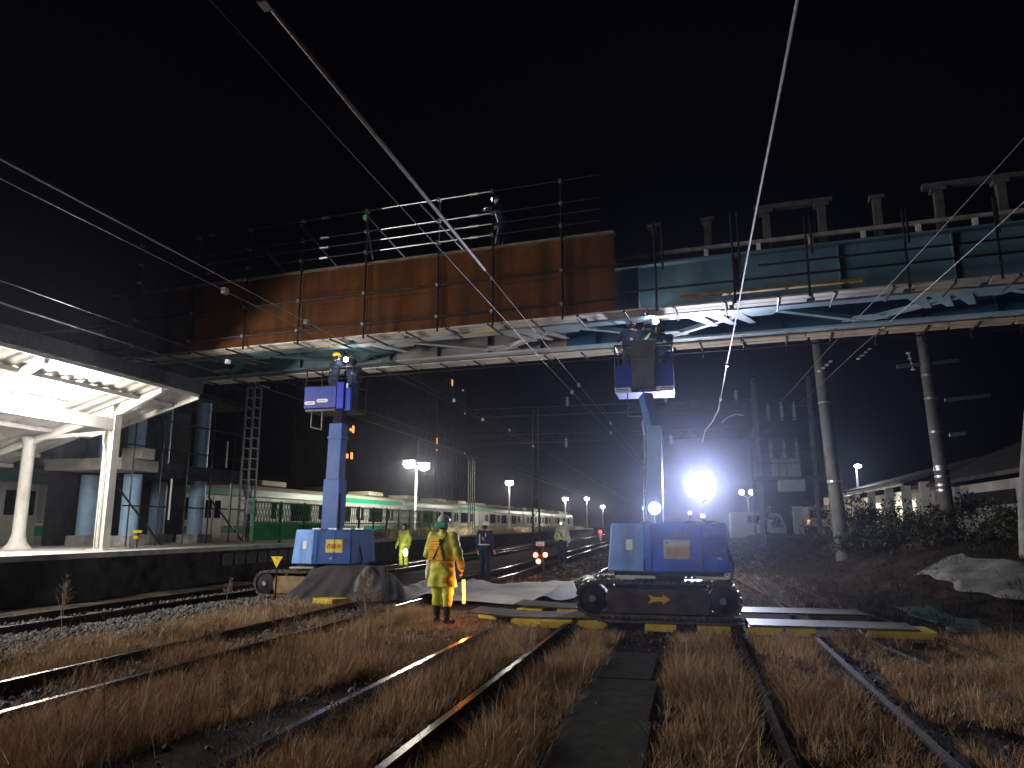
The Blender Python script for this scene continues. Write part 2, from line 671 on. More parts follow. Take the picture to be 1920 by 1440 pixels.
for _ in range(16000):
    y = 34 + 100 * rs1.rand() ** 1.5
    x = bend(-13.4, y, .05) - .25 - 1.6 * rs1.rand()
    G2.append((x, y, 1.02, .4 + rs1.rand()))
grass('platform_grass', G2, m_straw_far, 'pale dry grass along the far platform edge', .2, .5, .02, .05, 41, .8)
G3 = scatter(60000, 2.2, 12, 14, 40, 33, .0, pw=1.2)
grass('ground_cover', G3, m_weed, 'dark low weeds covering the bank at the right', .05, .22, .006, .016, 42, 1.3)
# ------------------------------------------------------------------ platform
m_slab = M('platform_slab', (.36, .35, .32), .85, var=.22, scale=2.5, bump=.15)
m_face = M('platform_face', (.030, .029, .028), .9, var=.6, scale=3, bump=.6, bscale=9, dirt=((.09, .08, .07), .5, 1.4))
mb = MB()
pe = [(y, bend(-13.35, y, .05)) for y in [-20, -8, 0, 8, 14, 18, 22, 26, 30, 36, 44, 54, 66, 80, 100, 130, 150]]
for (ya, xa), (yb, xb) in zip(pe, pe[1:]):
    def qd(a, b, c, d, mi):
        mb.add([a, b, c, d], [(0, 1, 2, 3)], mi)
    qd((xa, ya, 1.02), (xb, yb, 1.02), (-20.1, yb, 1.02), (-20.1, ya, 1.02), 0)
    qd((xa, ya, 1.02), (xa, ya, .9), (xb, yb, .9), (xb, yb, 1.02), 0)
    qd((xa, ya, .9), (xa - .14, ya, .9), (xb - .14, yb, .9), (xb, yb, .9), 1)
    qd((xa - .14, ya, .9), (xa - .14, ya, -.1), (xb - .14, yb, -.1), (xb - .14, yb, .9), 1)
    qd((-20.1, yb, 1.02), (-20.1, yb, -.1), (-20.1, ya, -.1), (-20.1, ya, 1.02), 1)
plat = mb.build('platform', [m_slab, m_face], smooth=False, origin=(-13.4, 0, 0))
tag(plat, kind='structure')
# blocks seen in the platform face
for i in range(7):
    mb = MB()
    y = 19.6 + i * .62
    mb.box(-13.55, -13.43, y, y + .55, .46, .82)
    tag(mb.build('facing_block', M('facing_block', (.10, .095, .09), .9, var=.3, scale=8, bump=.3), bevel=.02),
        'rough grey block set in the dark platform face', 'block', 'blocks in the platform face')

# ------------------------------------------------------------------ canopy
m_canopy = M('canopy_white_paint', (.56, .54, .49), .55, scale=2.2, col2=(.66, .65, .62), bump=.05, dirt=((.26, .19, .12), .55, 3.0))
m_stain = M('stained_roof_sheet', (.46, .43, .36), .6, scale=1.1, col2=(.66, .64, .60), bump=.05, spread=(.4, .62), dirt=((.16, .14, .10), .6, 2.2))
can = thing('platform_canopy', (-14.6, 16.2, 1.02), 'white steel platform canopy with its sloping roof sheeting over the platform', 'canopy')


def rz_(x):
    return 5.2 + .3 * (x + 13.1)


mb = MB()
vs, fs = [], []
ny, nxx = 300, 2
for j in range(ny + 1):
    y = -14 + (17.55 + 14) * j / ny
    dz = .022 * (1 if (j % 4) in (0, 1) else -1)
    for x in (-13.1, -19.8):
        vs.append((x, y, rz_(x) + dz))
for j in range(ny):
    fs.append((2 * j, 2 * j + 1, 2 * j + 3, 2 * j + 2))
mb.add(vs, fs)
mb.build('roof', m_stain, can, smooth=False)
mb = MB()
vs = [(p[0], p[1], p[2] + .07) for p in [(-13.06, -14, 5.2), (-13.06, 17.6, 5.2), (-19.9, 17.6, rz_(-19.9)), (-19.9, -14, rz_(-19.9))]]
mb.prism(vs, (0, 0, .03))
mb.build('roof_covering', m_dark, can, smooth=False)
mb = MB()
mb.box(-13.12, -13.04, -14, 17.6, 5.19, 5.54)
mb.build('fascia', M('fascia_dark', (.05, .05, .055), .7, var=.3), can)
mb = MB()
mb.box(-13.16, -13.115, -14, 17.56, 5.10, 5.185)
mb.build('gutter', m_canopy, can)
ycols = [16.2, 12.6, 9.0, 5.4, 1.8, -1.8, -5.4, -9.0]
for k, yc in enumerate(ycols):
    mb = MB()
    # column: H-shape, flared foot
    mb.box(-14.72, -14.48, yc - .015, yc + .015, 1.02, 4.40)
    mb.box(-14.74, -14.715, yc - .12, yc + .12, 1.02, 4.45)
    mb.box(-14.485, -14.46, yc - .12, yc + .12, 1.02, 4.45)
    mb.box(-14.86, -14.34, yc - .22, yc + .22, 1.02, 1.05)
    mb.build('column', m_canopy, can)
    mb = MB()
    mb.path([(-17.2, yc, 1.02), (-17.2, yc, 1.18), (-17.2, yc, 1.4), (-17.2, yc, 3.75), (-17.2, yc, 3.95)], [.36, .22, .16, .15, .24], 10)
    mb.build('column', m_canopy, can)
    mb = MB()
    d = .13
    mb.prism([(-13.2, yc - .06, rz_(-13.2) - .05), (-14.4, yc - .06, rz_(-14.4) - .05), (-14.6, yc - .06, rz_(-14.6) - .3),
              (-14.35, yc - .06, rz_(-14.35) - .34), (-13.2, yc - .06, rz_(-13.2) - .16)], (0, .12, 0))
    mb.prism([(-14.6, yc - .06, rz_(-14.6) - .05), (-19.5, yc - .06, rz_(-19.5) - .05), (-19.5, yc - .06, rz_(-19.5) - .17),
              (-14.6, yc - .06, rz_(-14.6) - .34)], (0, .12, 0))
    mb.build('rafter', m_canopy, can)
    if k < 3:
        mb = MB()
        mb.beam((-14.6, yc, 4.02), (-17.2, yc, 3.9), .07, .1)
        mb.build('cross_tie', m_canopy, can)
        mb = MB()
        pts = [(-14.66, yc - .1, 1.1), (-14.66, yc - .14, 3.5), (-14.72, yc - .14, 3.7), (-14.7, yc - .2, 3.95), (-14.95, yc - .3, 3.88),
               (-15.4, yc - .5, 3.93), (-16.2, yc - .2, 3.9), (-17.1, yc, 3.86)]
        mb.path(pts, .022, 6)
        mb.build('conduit', m_white, can)
for x in (-13.9, -15.6, -16.5, -18.2, -19.1):
    mb = MB()
    mb.box(x - .05, x + .05, -14, 17.5, rz_(x) - .13, rz_(x) - .03)
    mb.build('purlin', m_canopy, can)
mb = MB()
mb.box(-14.68, -14.52, -14, 16.2, 4.06, 4.36)
mb.build('beam', m_canopy, can)
mb = MB()
mb.beam((-13.1, 17.5, 5.12), (-15.6, 17.5, 4.37), .06, .16)
mb.build('gable_edge', m_canopy, can)

m_tube = EM('fluorescent_tube', (1, .97, .93), 90)
lamp0 = None
for i, yl in enumerate([13.75, 9.7, 5.6, 1.5]):
    if i == 0:
        l = thing('fluorescent_lamp', (-14.42, yl, 4.22), 'fluorescent lamp glaring under the canopy roof at the left edge', 'lamp')
        mb = MB()
        mb.prism([(-14.50, yl - .7, 4.56), (-14.34, yl - .7, 4.56), (-14.18, yl - .7, 4.47), (-14.18, yl - .7, 4.455), (-14.66, yl - .7, 4.455), (-14.66, yl - .7, 4.47)], (0, 1.4, 0))
        mb.build('housing', m_white, l)
        for dx in (-.04, .04):
            mb = MB()
            mb.tube((-14.42 + dx, yl - .6, 4.425), (-14.42 + dx, yl + .6, 4.425), .03, 10)
            mb.build('tube', m_tube, l)
        point_light('tube_light', (-14.42, yl - .3, 4.37), 1080, l, (1, .95, .88), .35)
        point_light('tube_light', (-14.42, yl + .3, 4.37), 1080, l, (1, .95, .88), .35)
        lamp0 = l
    else:
        copy_thing(lamp0, (-14.42, yl, 4.22), 0, 'fluorescent lamp further along under the platform canopy', 'canopy lamps out of view')

# ------------------------------------------------------------------ train
m_silver = M('train_silver', (.34, .345, .31), .45, .2, var=.1, scale=2, dirt=((.14, .13, .11), .6, 1.6))
m_green = M('train_green', (.0, .22, .12), .4, var=.1)
m_pink = M('train_pale_stripe', (.75, .42, .38), .4, var=.1)
m_roofc = M('train_roof', (.36, .33, .26), .7, var=.12, scale=3)
m_under = M('train_underframe', (.03, .03, .032), .8, var=.3)
train = thing('commuter_train', (-22, 12, 0), 'long silver commuter train with green bands standing beyond the platform', 'train')
TX = -20.6
for c in range(7):
    ya = -8 + c * 20.0
    yb = ya + 19.5
    prof = [(-.02, .95), (0, 1.25), (.0, 1.30), (0, 1.62), (0, 1.70), (0, 2.95), (-.06, 3.02), (-.14, 3.32), (-.3, 3.46), (-.7, 3.58), (-1.4, 3.64),
            (-2.1, 3.58), (-2.5, 3.46), (-2.8, 3.0), (-2.8, .95)]
    mcol = [0, 0, 1, 2, 0, 0, 1, 3, 3, 3, 3, 3, 0, 0, 4]
    mb = MB()
    k = len(prof)
    vs = [(TX + a, y, z) for y in (ya, yb) for a, z in prof]
    for j in range(k):
        j2 = (j + 1) % k
        mb.f.append((j, j2, k + j2, k + j))
        mb.m.append(mcol[j])
    mb.v.extend(vs)
    mb.f += [tuple(range(k))[::-1], tuple(range(k, 2 * k))]
    mb.m += [0, 0]
    car = mb.build('carriage', [m_silver, m_green, m_pink, m_roofc, m_under], train, smooth=True, sharp=20)
    for yy in (ya + 3, ya + 10, ya + 16):
        mb = MB()
        mb.box(TX - 2.2, TX - .6, yy - 1.2, yy + 1.2, 3.62, 3.9)
        mb.build('roof_unit', m_roofc, car, bevel=.05)
    mb = MB()
    mb.box(TX - 2.5, TX - .25, ya + .8, yb - .8, .3, .94)
    mb.build('underframe', m_under, car)
    for d in range(4):
        yd = ya + 2.4 + d * 4.9
        mb = MB()
        mb.box(TX - .02, TX + .012, yd - .66, yd + .66, 1.08, 2.93, 0)
        for s in (-1, 1):
            yc = yd + s * .33
            mb.box(TX + .0, TX + .022, yc - .21, yc + .21, 1.95, 2.72, 1)
        mb.box(TX, TX + .02, yd - .012, yd + .012, 1.08, 2.93, 2)
        mb.build('door', [M('train_door', (.46, .46, .42), .4, .3, var=.06), m_glass, m_under], car)
        if d < 3:
            mb = MB()
            mb.box(TX - .02, TX + .014, yd + 1.35, yd + 3.55, 1.86, 2.78)
            mb.build('window', m_glass, car, bevel=.01)
    mb = MB()
    mb.box(TX - 2.0, TX - .5, yb, yb + .5, 1.0, 3.3)
    mb.build('gangway', m_under, car)

# ------------------------------------------------------------------ platform lights
m_lamp = EM('platform_lamp_glass', (1, .95, .82), 60)


def plat_light(x, y, h, label, heads=1, watts=500):
    l = thing('platform_light', (x, y, 1.02), label, 'platform light', 'post lights along the platform')
    mb = MB()
    mb.tube((x, y, 1.02), (x, y, h - .05), .085, 10, r1=.06)
    mb.box(x - .16, x + .16, y - .16, y + .16, 1.02, 1.06)
    mb.build('post', m_white, l)
    for s in ((-1, 1) if heads == 2 else (0,)):
        yy = y + s * 1.05
        xx = x + s * .1
        mb = MB()
        if s:
            mb.beam((x, y, h - .12), (xx, yy, h - .02), .06, .06)
        mb.box(xx - .38, xx + .38, yy - .24, yy + .24, h + .19, h + .25)
        mb.build('lamp_housing', m_white, l)
        mb = MB()
        mb.ball((xx, yy, h), .29, 12, 0, (1.35, 1, .85))  # glass enlarged to stand in for the lamp's bloom
        mb.build('lamp_glass', m_lamp, l)
        point_light('lamp_bulb', (xx, yy, h - .26), watts, l, (1, .94, .8), .12)
    return l


plat_light(-17, 44.6, 5.4, 'double-headed white post light in front of the train, nearest of the row', 2, 2000)
plat_light(-17, 69.5, 5.62, 'single post light standing in front of a train door, second along the row', 1, 3600)
plat_light(-17, 102, 5.2, 'small post light, third along the platform row', 1, 4000)
plat_light(-17, 123.5, 5.95, 'small post light, fourth along the platform row', 1, 4000)
plat_light(-17, 146, 5.2, 'farthest post light of the platform row, beside the right lift', 1, 5000)

# ------------------------------------------------------------------ green fence on the platform
m_gfence = M('green_fence_paint', (.015, .16, .05), .5, var=.2, scale=5)
m_gsheet = M('green_mesh_sheet', (.015, .17, .045), .6, var=.35, scale=1.2)
fence = thing('green_fence', (-14.5, 24, 1.02), 'green lattice fence along the platform in front of the train', 'fence')
fy = [22.6 + 1.75 * i for i in range(13)]
for i, y in enumerate(fy):
    x = bend(-14.4, y, .05)
    mb = MB()
    mb.box(x - .035, x + .035, y - .035, y + .035, 1.02, 2.48)
    mb.build('fence_post', m_gfence, fence)
    if i < len(fy) - 1:
        x2 = bend(-14.4, fy[i + 1], .05)
        mb = MB()
        for z in (1.16, 1.72, 2.42):
            mb.beam((x, y, z), (x2, fy[i + 1], z), .04, .05)
        for q in range(9):
            yq = y + 1.75 * q / 9
            xq = x + (x2 - x) * q / 9
            for a, b in ((1.72, 2.42), (2.42, 1.72)) if i < 4 else ((1.18, 2.42), (2.42, 1.18)):
                mb.beam((xq, yq, a), (xq, yq + .3, b), .012, .03)
        mb.build('fence_lattice', m_gfence, fence)
        if i < 4:
            mb = MB()
            mb.beam((x - .012, y + .04, 1.44), (x2 - .012, fy[i + 1] - .04, 1.44), .012, .5)
            mb.build('fence_sheet', m_gsheet, fence)

# ------------------------------------------------------------------ station stairs below the bridge end
m_pier = M('pale_blue_column_paint', (.28, .42, .58), .45, var=.12, scale=3)
st = thing('bridge_landing', (-17, 20, 1.02), 'dark scaffolded landing on pale blue columns at the bridge end', 'landing')
for (x, y) in ((-17, 19.9), (-17, 23.1), (-18.6, 19.9), (-18.6, 23.1)):
    mb = MB()
    mb.lathe([(.27, 1.3), (.27, 3.2)], (x, y, 0), 20)
    mb.box(x - .42, x + .42, y - .42, y + .42, 1.02, 1.32, 1)
    mb.build('column', [m_pier, m_conc], st)
    mb = MB()
    mb.lathe([(.25, 3.62), (.25, 6.0)], (x, y, 0), 16)
    mb.build('column', m_pier, st)
mb = MB()
mb.box(-19.2, -16.45, 18.7, 20.3, 3.28, 3.62)
mb.build('landing_edge', M('pale_concrete', (.42, .40, .36), .85, var=.2, scale=3), st)
mb = MB()
mb.box(-19.2, -16.4, 20.35, 25, 3.15, 3.6)
mb.build('floor_slab', m_dark, st)
mb = MB()
mb.box(-19.4, -16.3, 19.2, 25, 5.95, 6.15)
mb.build('upper_deck', m_dark, st)
mb = MB()
for y in np.arange(18.9, 25.2, 1.25):
    mb.tube((-16.2, y, 1.02), (-16.2, y, 7.4), .024, 6)
for z in (2.2, 4.0, 4.9, 6.6, 7.1):
    mb.tube((-16.17, 18.6, z), (-16.17, 25.2, z), .024, 6)
mb.tube((-16.2, 18.4, 2.7), (-16.2, 20.4, 1.05), .03, 6)
mb.tube((-16.2, 22.6, 2.6), (-16.2, 24.8, 1.05), .03, 6)
mb.build('scaffold_frame', m_dark, st)
for (x, y, z0, z1) in ((-16.15, 20.6, 1.8, 3.1), (-16.15, 23.75, 1.9, 3.1), (-16.15, 23.4, 3.65, 4.6)):
    mb = MB()
    mb.tube((x, y, z0), (x, y, z1), .03, 6)
    mb.build('drain_pipe', m_white, st)
mb = MB()
mb.box(-16.9, -16.2, 19.2, 19.8, 3.63, 3.95)
mb.build('junction_box', M('pale_concrete', (.42, .40, .36)), st)
mb = MB()
mb.box(-19.3, -18.9, 19, 25, 1.02, 5.9)
mb.build('cladding', M('dark_cladding', (.02, .021, .024), .8, var=.3), st)

ys_ = thing('yellow_barrier', (-15.3, 20.3, 1.02), 'small yellow and black barrier on the platform by the train', 'barrier')
mb = MB()
mb.tube((-15.1, 18.05, 1.02), (-15.1, 18.05, 1.45), .02, 6)
mb.box(-15.3, -15.22, 18.0, 18.1, 1.02, 1.05)
mb.build('post', m_black, ys_)
mb = MB()
mb.box(-15.24, -14.96, 18.02, 18.06, 1.42, 1.5)
mb.box(-15.22, -15.06, 18.02, 18.06, 1.26, 1.34)
mb.build('plate', m_yellow, ys_)


# ------------------------------------------------------------------ lattice masts
def mast(x, y, z0, z1, w0, w1, label, plate=False, mm=m_galv):
    t = thing('lattice_mast', (x, y, z0), label, 'mast', 'lattice masts on the platform')
    mb = MB()
    for s in (-1, 1):
        mb.beam((x, y + s * w0 / 2, z0), (x, y + s * w1 / 2, z1), .06, .06)
        mb.beam((x - .3, y + s * w0 / 2, z0), (x - .3, y + s * w1 / 2, z1), .06, .06)
    n = int((z1 - z0) / .36)
    for i in range(n + 1):
        z = z0 + (z1 - z0) * i / n
        w = w0 + (w1 - w0) * i / n
        mb.beam((x, y - w / 2, z), (x, y + w / 2, z), .03, .04)
        mb.beam((x - .3, y - w / 2, z), (x - .3, y + w / 2, z), .03, .04)
    mb.build('lattice', mm, t)
    if plate:
        mb = MB()
        mb.box(x + .035, x + .06, y - .28, y + .28, z0 + 1.0, z0 + 1.55)
        mb.build('name_plate', m_white, t)
        mb = MB()
        mb.beam((x, y - .25, z1 + .12), (x, y + .75, z1 + .12), .05, .05)
        mb.build('top_arm', m_galv, t)
    return t


mast(-15, 23.3, 1.02, 6.5, .5, .4, 'tall ladder-like lattice mast left of the left lift boom', True)
mast(-15, 50.7, 1.02, 6.2, .55, .5, 'distant lattice mast in front of the train between two post lights', mm=M('dull_galvanised', (.05, .05, .052), .7, .3, var=.2))

# ------------------------------------------------------------------ apartment tower
m_tower = M('tower_render', (.032, .028, .026), .9, var=.25, scale=.3)
m_tower2 = M('tower_bay', (.012, .011, .011), .9, var=.3, scale=.4)
tw = thing('apartment_tower', (-66, 150, 0), 'dark apartment tower rising behind the train with few lit windows', 'building')
mb = MB()
mb.box(-80, -60.3, 104, 195, -1, 39)
mb.build('tower_wall', m_tower, tw)
for i in range(8, 14, 2):
    mb = MB()
    y = 106 + i * 6.5
    mb.box(-60.3, -60.0, y - .4, y + .4, 0, 39)
    mb.build('pilaster', m_tower, tw)
for k in range(6):
    z = 9 + k * 4.3
    for i in range(8, 14):
        y = 106 + i * 6.5
        for d in (1.2, 3.6):
            mb = MB()
            mb.box(-60.3, -60.22, y + d, y + d + 1.4, z, z + 2.2)
            mb.build('window', m_tower2, tw)
m_warm = EM('warm_lit_window', (1, .40, .10), 1.6)
m_cool = EM('pale_lit_window', (.9, .9, 1), .8)
for (y, z, m, hh) in ((180.7, 37.4, m_warm, 1.6), (169.6, 21.0, m_warm, 1.5), (169.6, 19.4, m_warm, .3), (123.6, 18.2, m_warm, 1.3), (123.4, 13.4, m_warm, 1.2),
                      (121.6, 13.4, m_warm, .8), (122.6, 18.4, m_warm, .5), (192.2, 31.6, m_cool, .3), (192.2, 20.7, m_cool, .3), (190, 37.7, m_cool, .35)):
    mb = MB()
    mb.box(-59.6, -59.5, y - .35, y + .35, z, z + hh)
    mb.build('lit_window', m, tw)
# ------------------------------------------------------------------ bridge (frame: u along, v away, z up)
UX = Vector((.995, -.0998, 0)).normalized()
VX = Vector((-UX.y, UX.x, 0))
BT = Matrix(((UX.x, VX.x, 0, 0), (UX.y, VX.y, 0, 0), (0, 0, 1, 0), (0, 0, 0, 1)))


def B(u, v, z):
    return UX * u + VX * v + Vector((0, 0, z))


m_bblue = M('bridge_blue_paint', (.075, .15, .21), .6, scale=1.3, col2=(.12, .21, .27), bump=.05)
m_bblue2 = M('bridge_deep_blue_paint', (.014, .055, .12), .6, scale=1.0, col2=(.028, .09, .17), bump=.05)
m_bteal = M('bridge_teal_paint', (.05, .09, .10), .6, scale=1.2, col2=(.10, .16, .175), bump=.05)
m_bgrey = M('bridge_grey_primer', (.13, .125, .115), .6, scale=.9, col2=(.22, .215, .20), bump=.05)
m_bwhite = M('bridge_primer_white', (.30, .295, .28), .6, scale=.9, col2=(.46, .455, .44), bump=.05)
m_bpale = M('bridge_pale_blue_paint', (.24, .37, .48), .5, scale=1.0, col2=(.38, .50, .58), bump=.05)
m_post = M('bridge_post_grey', (.08, .08, .08), .8, scale=5, col2=(.12, .12, .118), bump=.15)
br = thing('footbridge', B(-7, 17, 6.2), 'blue and white painted girder footbridge crossing above all the tracks', 'bridge')
SEG = [(-27, -9.9, 'teal'), (-9.9, -4.9, 'white'), (-4.9, 14, 'blue')]
webm = {'teal': m_bteal, 'white': m_bgrey, 'blue': m_bblue2}
flm = {'teal': m_bteal, 'white': m_bwhite, 'blue': m_bpale}
for u0, u1, c in SEG:
    mb = MB(BT)
    mb.box(u0, u1, 16.25, 16.33, 6.25, 7.42)
    mb.build('near_girder', m_bblue, br)
    mb = MB(BT)
    mb.box(u0, u1, 16.12, 16.44, 6.2, 6.248)
    mb.build('near_flange', flm[c], br)
    mb = MB(BT)
    mb.box(u0, u1, 18.38, 18.46, 6.25, 7.42)
    mb.build('far_girder', webm[c], br)
    mb = MB(BT)
    mb.box(u0, u1, 18.3, 18.66, 6.2, 6.248)
    mb.build('far_flange', flm[c], br)
mb = MB(BT)
mb.box(-27, 14, 16.05, 16.6, 7.423, 7.47)
mb.build('top_flange', m_bblue, br)
mb = MB(BT)
mb.box(-27, 14, 16.34, 18.37, 7.3, 7.42)
mb.build('deck', m_bteal, br)


def cmat(u):
    return webm['teal' if u < -9.9 else 'white' if u < -4.9 else 'blue'], flm['teal' if u < -9.9 else 'white' if u < -4.9 else 'blue']


for i in range(14):                                   # stiffeners on the blue web
    u = -26 + i * 1.5 if i < 7 else -2.6 + (i - 7) * 2.1
    mb = MB(BT)
    mb.box(u - .012, u + .012, 16.14, 16.248, 6.26, 7.41)
    mb.build('stiffener', m_bblue, br)
# cross beams and lateral bracing under the deck
NEAR = [-13.4, -8.9, -4.45, 0, 4.45, 8.9]
FAR = [-15.6, -11.15, -6.65, -2.2, 2.25, 6.7]
for a in NEAR + FAR:
    mb = MB(BT)
    mb.box(a - .05, a + .05, 16.56, 18.19, 6.95, 7.28)
    mb.build('cross_beam', cmat(a)[0], br)
for a in NEAR:
    for b in FAR:
        if abs(a - b) < 2.6:
            mb = MB(BT)
            mb.beam((a, 16.45, 6.27), (b, 18.3, 6.27), .15, .03)
            mb.beam((a, 16.46, 6.33), (b, 18.29, 6.33), .02, .09)
            mb.build('lateral_brace', cmat((a + b) / 2)[1], br)
for a in NEAR:
    mb = MB(BT)
    mb.prism([(a - .5, 16.54, 6.265), (a + .5, 16.54, 6.265), (a + .22, 17.0, 6.265), (a - .22, 17.0, 6.265)], (0, 0, .015))
    mb.build('gusset_plate', cmat(a)[1], br)
for b in FAR:
    mb = MB(BT)
    mb.prism([(b - .5, 18.2, 6.265), (b + .5, 18.2, 6.265), (b + .22, 17.75, 6.265), (b - .22, 17.75, 6.265)], (0, 0, .015))
    mb.build('gusset_plate', cmat(b)[1], br)
    for q in (-.42, 0, .42):
        mb = MB(BT)
        c_ = b + 1.15 + q
        mb.prism([(c_ - .19, 16.45, 6.24), (c_ + .19, 16.45, 6.24), (c_ + .50, 17.5, 6.24), (c_ + .36, 17.5, 6.24)], (0, 0, .02))
        mb.build('rib', cmat(c_)[1], br)
for q in np.arange(-14.6, 9, 1.5):                     # vertical stiffeners on the inside of the far web
    mb = MB(BT)
    mb.box(q - .012, q + .012, 18.27, 18.378, 6.26, 7.28)
    mb.build('stiffener', cmat(q)[0], br)
# kerb rail, short white posts and tall grey posts on top
mb = MB(BT)
mb.box(-3.2, 14, 16.24, 16.32, 7.70, 7.78)
mb.build('kerb_rail', M('dirty_white_rail', (.30, .30, .29), .6, var=.3, scale=5), br)
for u in (-3.15, -1.08, .03, 1.09, 2.12, 3.15, 4.17, 5.2):
    mb = MB(BT)
    mb.box(u - .045, u + .045, 16.22, 16.34, 7.471, 7.695)
    mb.build('short_post', m_white, br)
for i, u in enumerate((-2.24, -1.03, .23, 1.37, 2.46, 3.62, 4.74, 5.85, 7.0)):
    mb = MB(BT)
    mb.box(u - .085, u + .085, 16.40, 16.58, 7.471, 8.44)
    mb.box(u - .15, u + .15, 16.36, 16.62, 8.441, 8.52)
    mb.build('tall_post', m_post, br, bevel=.01)
for u0, u1 in ((.1, 1.5), (3.45, 6.0)):
    mb = MB(BT)
    mb.box(u0 - .12, u1 + .1, 16.39, 16.59, 8.522, 8.63)
    mb.build('cap_beam', m_post, br, bevel=.01)

# ------------------------------------------------------------------ rusty hoarding panels
m_rust = M('rust_brown_sheet', (.046, .0165, .0065), .85, scale=1.2, col2=(.108, .042, .014), bump=.2, stretch=(2.2, 2.2, .35), detail=14, spread=(.30, .68), spec=.05, dirt=((.030, .020, .013), .85, 2.4))
hb = thing('rusty_hoarding', B(-10, 15.2, 6.13), 'rust-brown sheet panels hung along the left part of the bridge', 'hoarding')
bd = [-17.35, -16.1, -14.2, -12.5, -10.87, -9.02, -7.08, -5.72, -4.09, -2.93]
for a, b in zip(bd, bd[1:]):
    for z0, z1 in ((6.12, 7.02), (7.03, 7.9)):
        mb = MB(BT)
        dv = rnd.uniform(0, .012)
        drop = .05 * max(0, (-11 - a) / 6)
        mb.box(a + .008, b - .008, 15.14 + dv, 15.152 + dv, z0 - (drop if z0 < 6.5 else 0), z1)
        mb.build('panel', m_rust, hb)
mb = MB(BT)
mb.box(-17.35, -2.93, 15.06, 15.3, 7.905, 7.945)
mb.build('top_board', M('weathered_board', (.16, .12, .09), .85, var=.3, scale=4), hb)

# ------------------------------------------------------------------ scaffold round the bridge
m_plank_w = M('pale_plank', (.48, .43, .36), .75, var=.25, scale=3, stretch=(1, 6, 1))
m_plank_o = M('orange_plank', (.50, .37, .26), .75, var=.3, scale=3, stretch=(1, 6, 1))
m_pipe = M('dark_scaffold_tube', (.018, .019, .022), .55, .4, var=.3)
m_pipe_l = M('lit_and_pale_tube', (.32, .32, .34), .3, .9, var=.15)
sc = thing('scaffold', B(-6, 15.0, 6.05), 'tube scaffold with planks and hand rails wrapped round the bridge', 'scaffold')
posts = [-16.1, -14.2, -12.5, -10.87, -9.02, -7.08, -5.72, -4.09]
for u in posts:
    mb = MB(BT)
    mb.tube((u, 15.02, 6.02), (u, 15.02, 9.32), .0243, 8)
    mb.build('upright', m_pipe, sc)
for u, zt in ((-2.05, 8.0), (-.48, 8.0), (.92, 7.7), (2.66, 7.6), (4.17, 7.6), (5.7, 7.6)):
    mb = MB(BT)
    mb.tube((u, 15.02, 6.02), (u, 15.02, zt), .0243, 8)
    mb.build('upright', m_pipe, sc)
    mb = MB(BT)
    mb.tube((u + .12, 15.3, 7.0), (u + .12, 15.3, zt + .1), .0243, 8)
    mb.build('upright', m_pipe, sc)
for z in (9.24, 8.7, 8.44, 8.17):
    mb = MB(BT)
    mb.tube((-15.5, 14.965, z), (-8.6, 14.965, z), .02, 8)
    mb.build('hand_rail', m_pipe, sc)
    mb = MB(BT)
    mb.tube((-8.6, 14.965, z), (-5.72, 14.965, z), .02, 8)
    mb.build('hand_rail', m_pipe_l, sc)  # headlamp light on this stretch is put into the tube colour
    mb = MB(BT)
    mb.tube((-5.72, 14.965, z), (-3.2, 14.965, z), .014, 8)
    mb.build('hand_rail', m_pipe, sc)
    for u in (-13.7, -10.2, -6.18):
        mb = MB(BT)
        mb.tube((u - .1, 14.965, z), (u + .13, 14.965, z), .038, 8)
        mb.build('coupler', m_pipe_l, sc)
for z, a, b in ((7.12, -17.3, -2.7), (6.36, -17.3, -2.7), (6.48, -2.8, 9), (6.75, .0, 9)):
    mb = MB(BT)
    mb.tube((a, 14.965, z), (b, 14.965, z), .0243, 8)
    mb.build('ledger', m_pipe, sc)
for u0 in (-12.6, -11.06, -9.16, -7.63):
    mb = MB(BT)
    mb.tube((u0, 15.07, 9.27), (u0 + 1.14, 15.25, 7.95), .022, 8)
    mb.build('raker', m_pipe_l, sc)
mb = MB(BT)
mb.tube((-9.1, 15.08, 9.1), (-8.86, 15.05, 8.0), .02, 8)
mb.build('raker', m_pipe_l, sc)
for u in posts:
    for z in (9.24, 8.7, 8.17, 7.12, 6.36):
        mb = MB(BT)
        mb.box(u - .03, u + .035, 14.93, 15.05, z - .035, z + .035)
        mb.build('clamp', m_galv, sc)
mb = MB(BT)
mb.box(-9.14, -9.02, 15.0, 15.1, 9.06, 9.16)
mb.build('clamp', M('green_marker', (.1, .5, .2), .5), sc)
q = -17.2
i = 0
while q < 9.5:                                       # planks under the near and the far edge
    L = rnd.choice((1.5, 1.75, 1.3))
    if not (-3.0 < q < -.9 and i % 2):
        mb = MB(BT)
        z = 6.1 + rnd.uniform(-.01, .01)
        mb.box(q, q + L - .05, 15.12, 15.36, z, z + .035)
        mb.box(q + rnd.uniform(-.1, .1), q + L - .12, 15.38, 15.6, z - .003, z + .032)
        if i % 3 == 1:
            mb.box(q + .05, q + L - .3, 15.602, 15.64, z - .02, z + .07, 1)
        mb.build('plank', [m_plank_w, m_yellow], sc)
    mb = MB(BT)
    z = 6.06
    z = 6.15
    mb.box(q, q + L - .03, 18.67, 18.95, z, z + .035)
    mb.box(q + .1, q + L + .03, 18.97, 19.24, z - .004, z + .03)
    mb.build('plank', m_plank_o if q > -5 else m_plank_w, sc)
    q += L
    i += 1
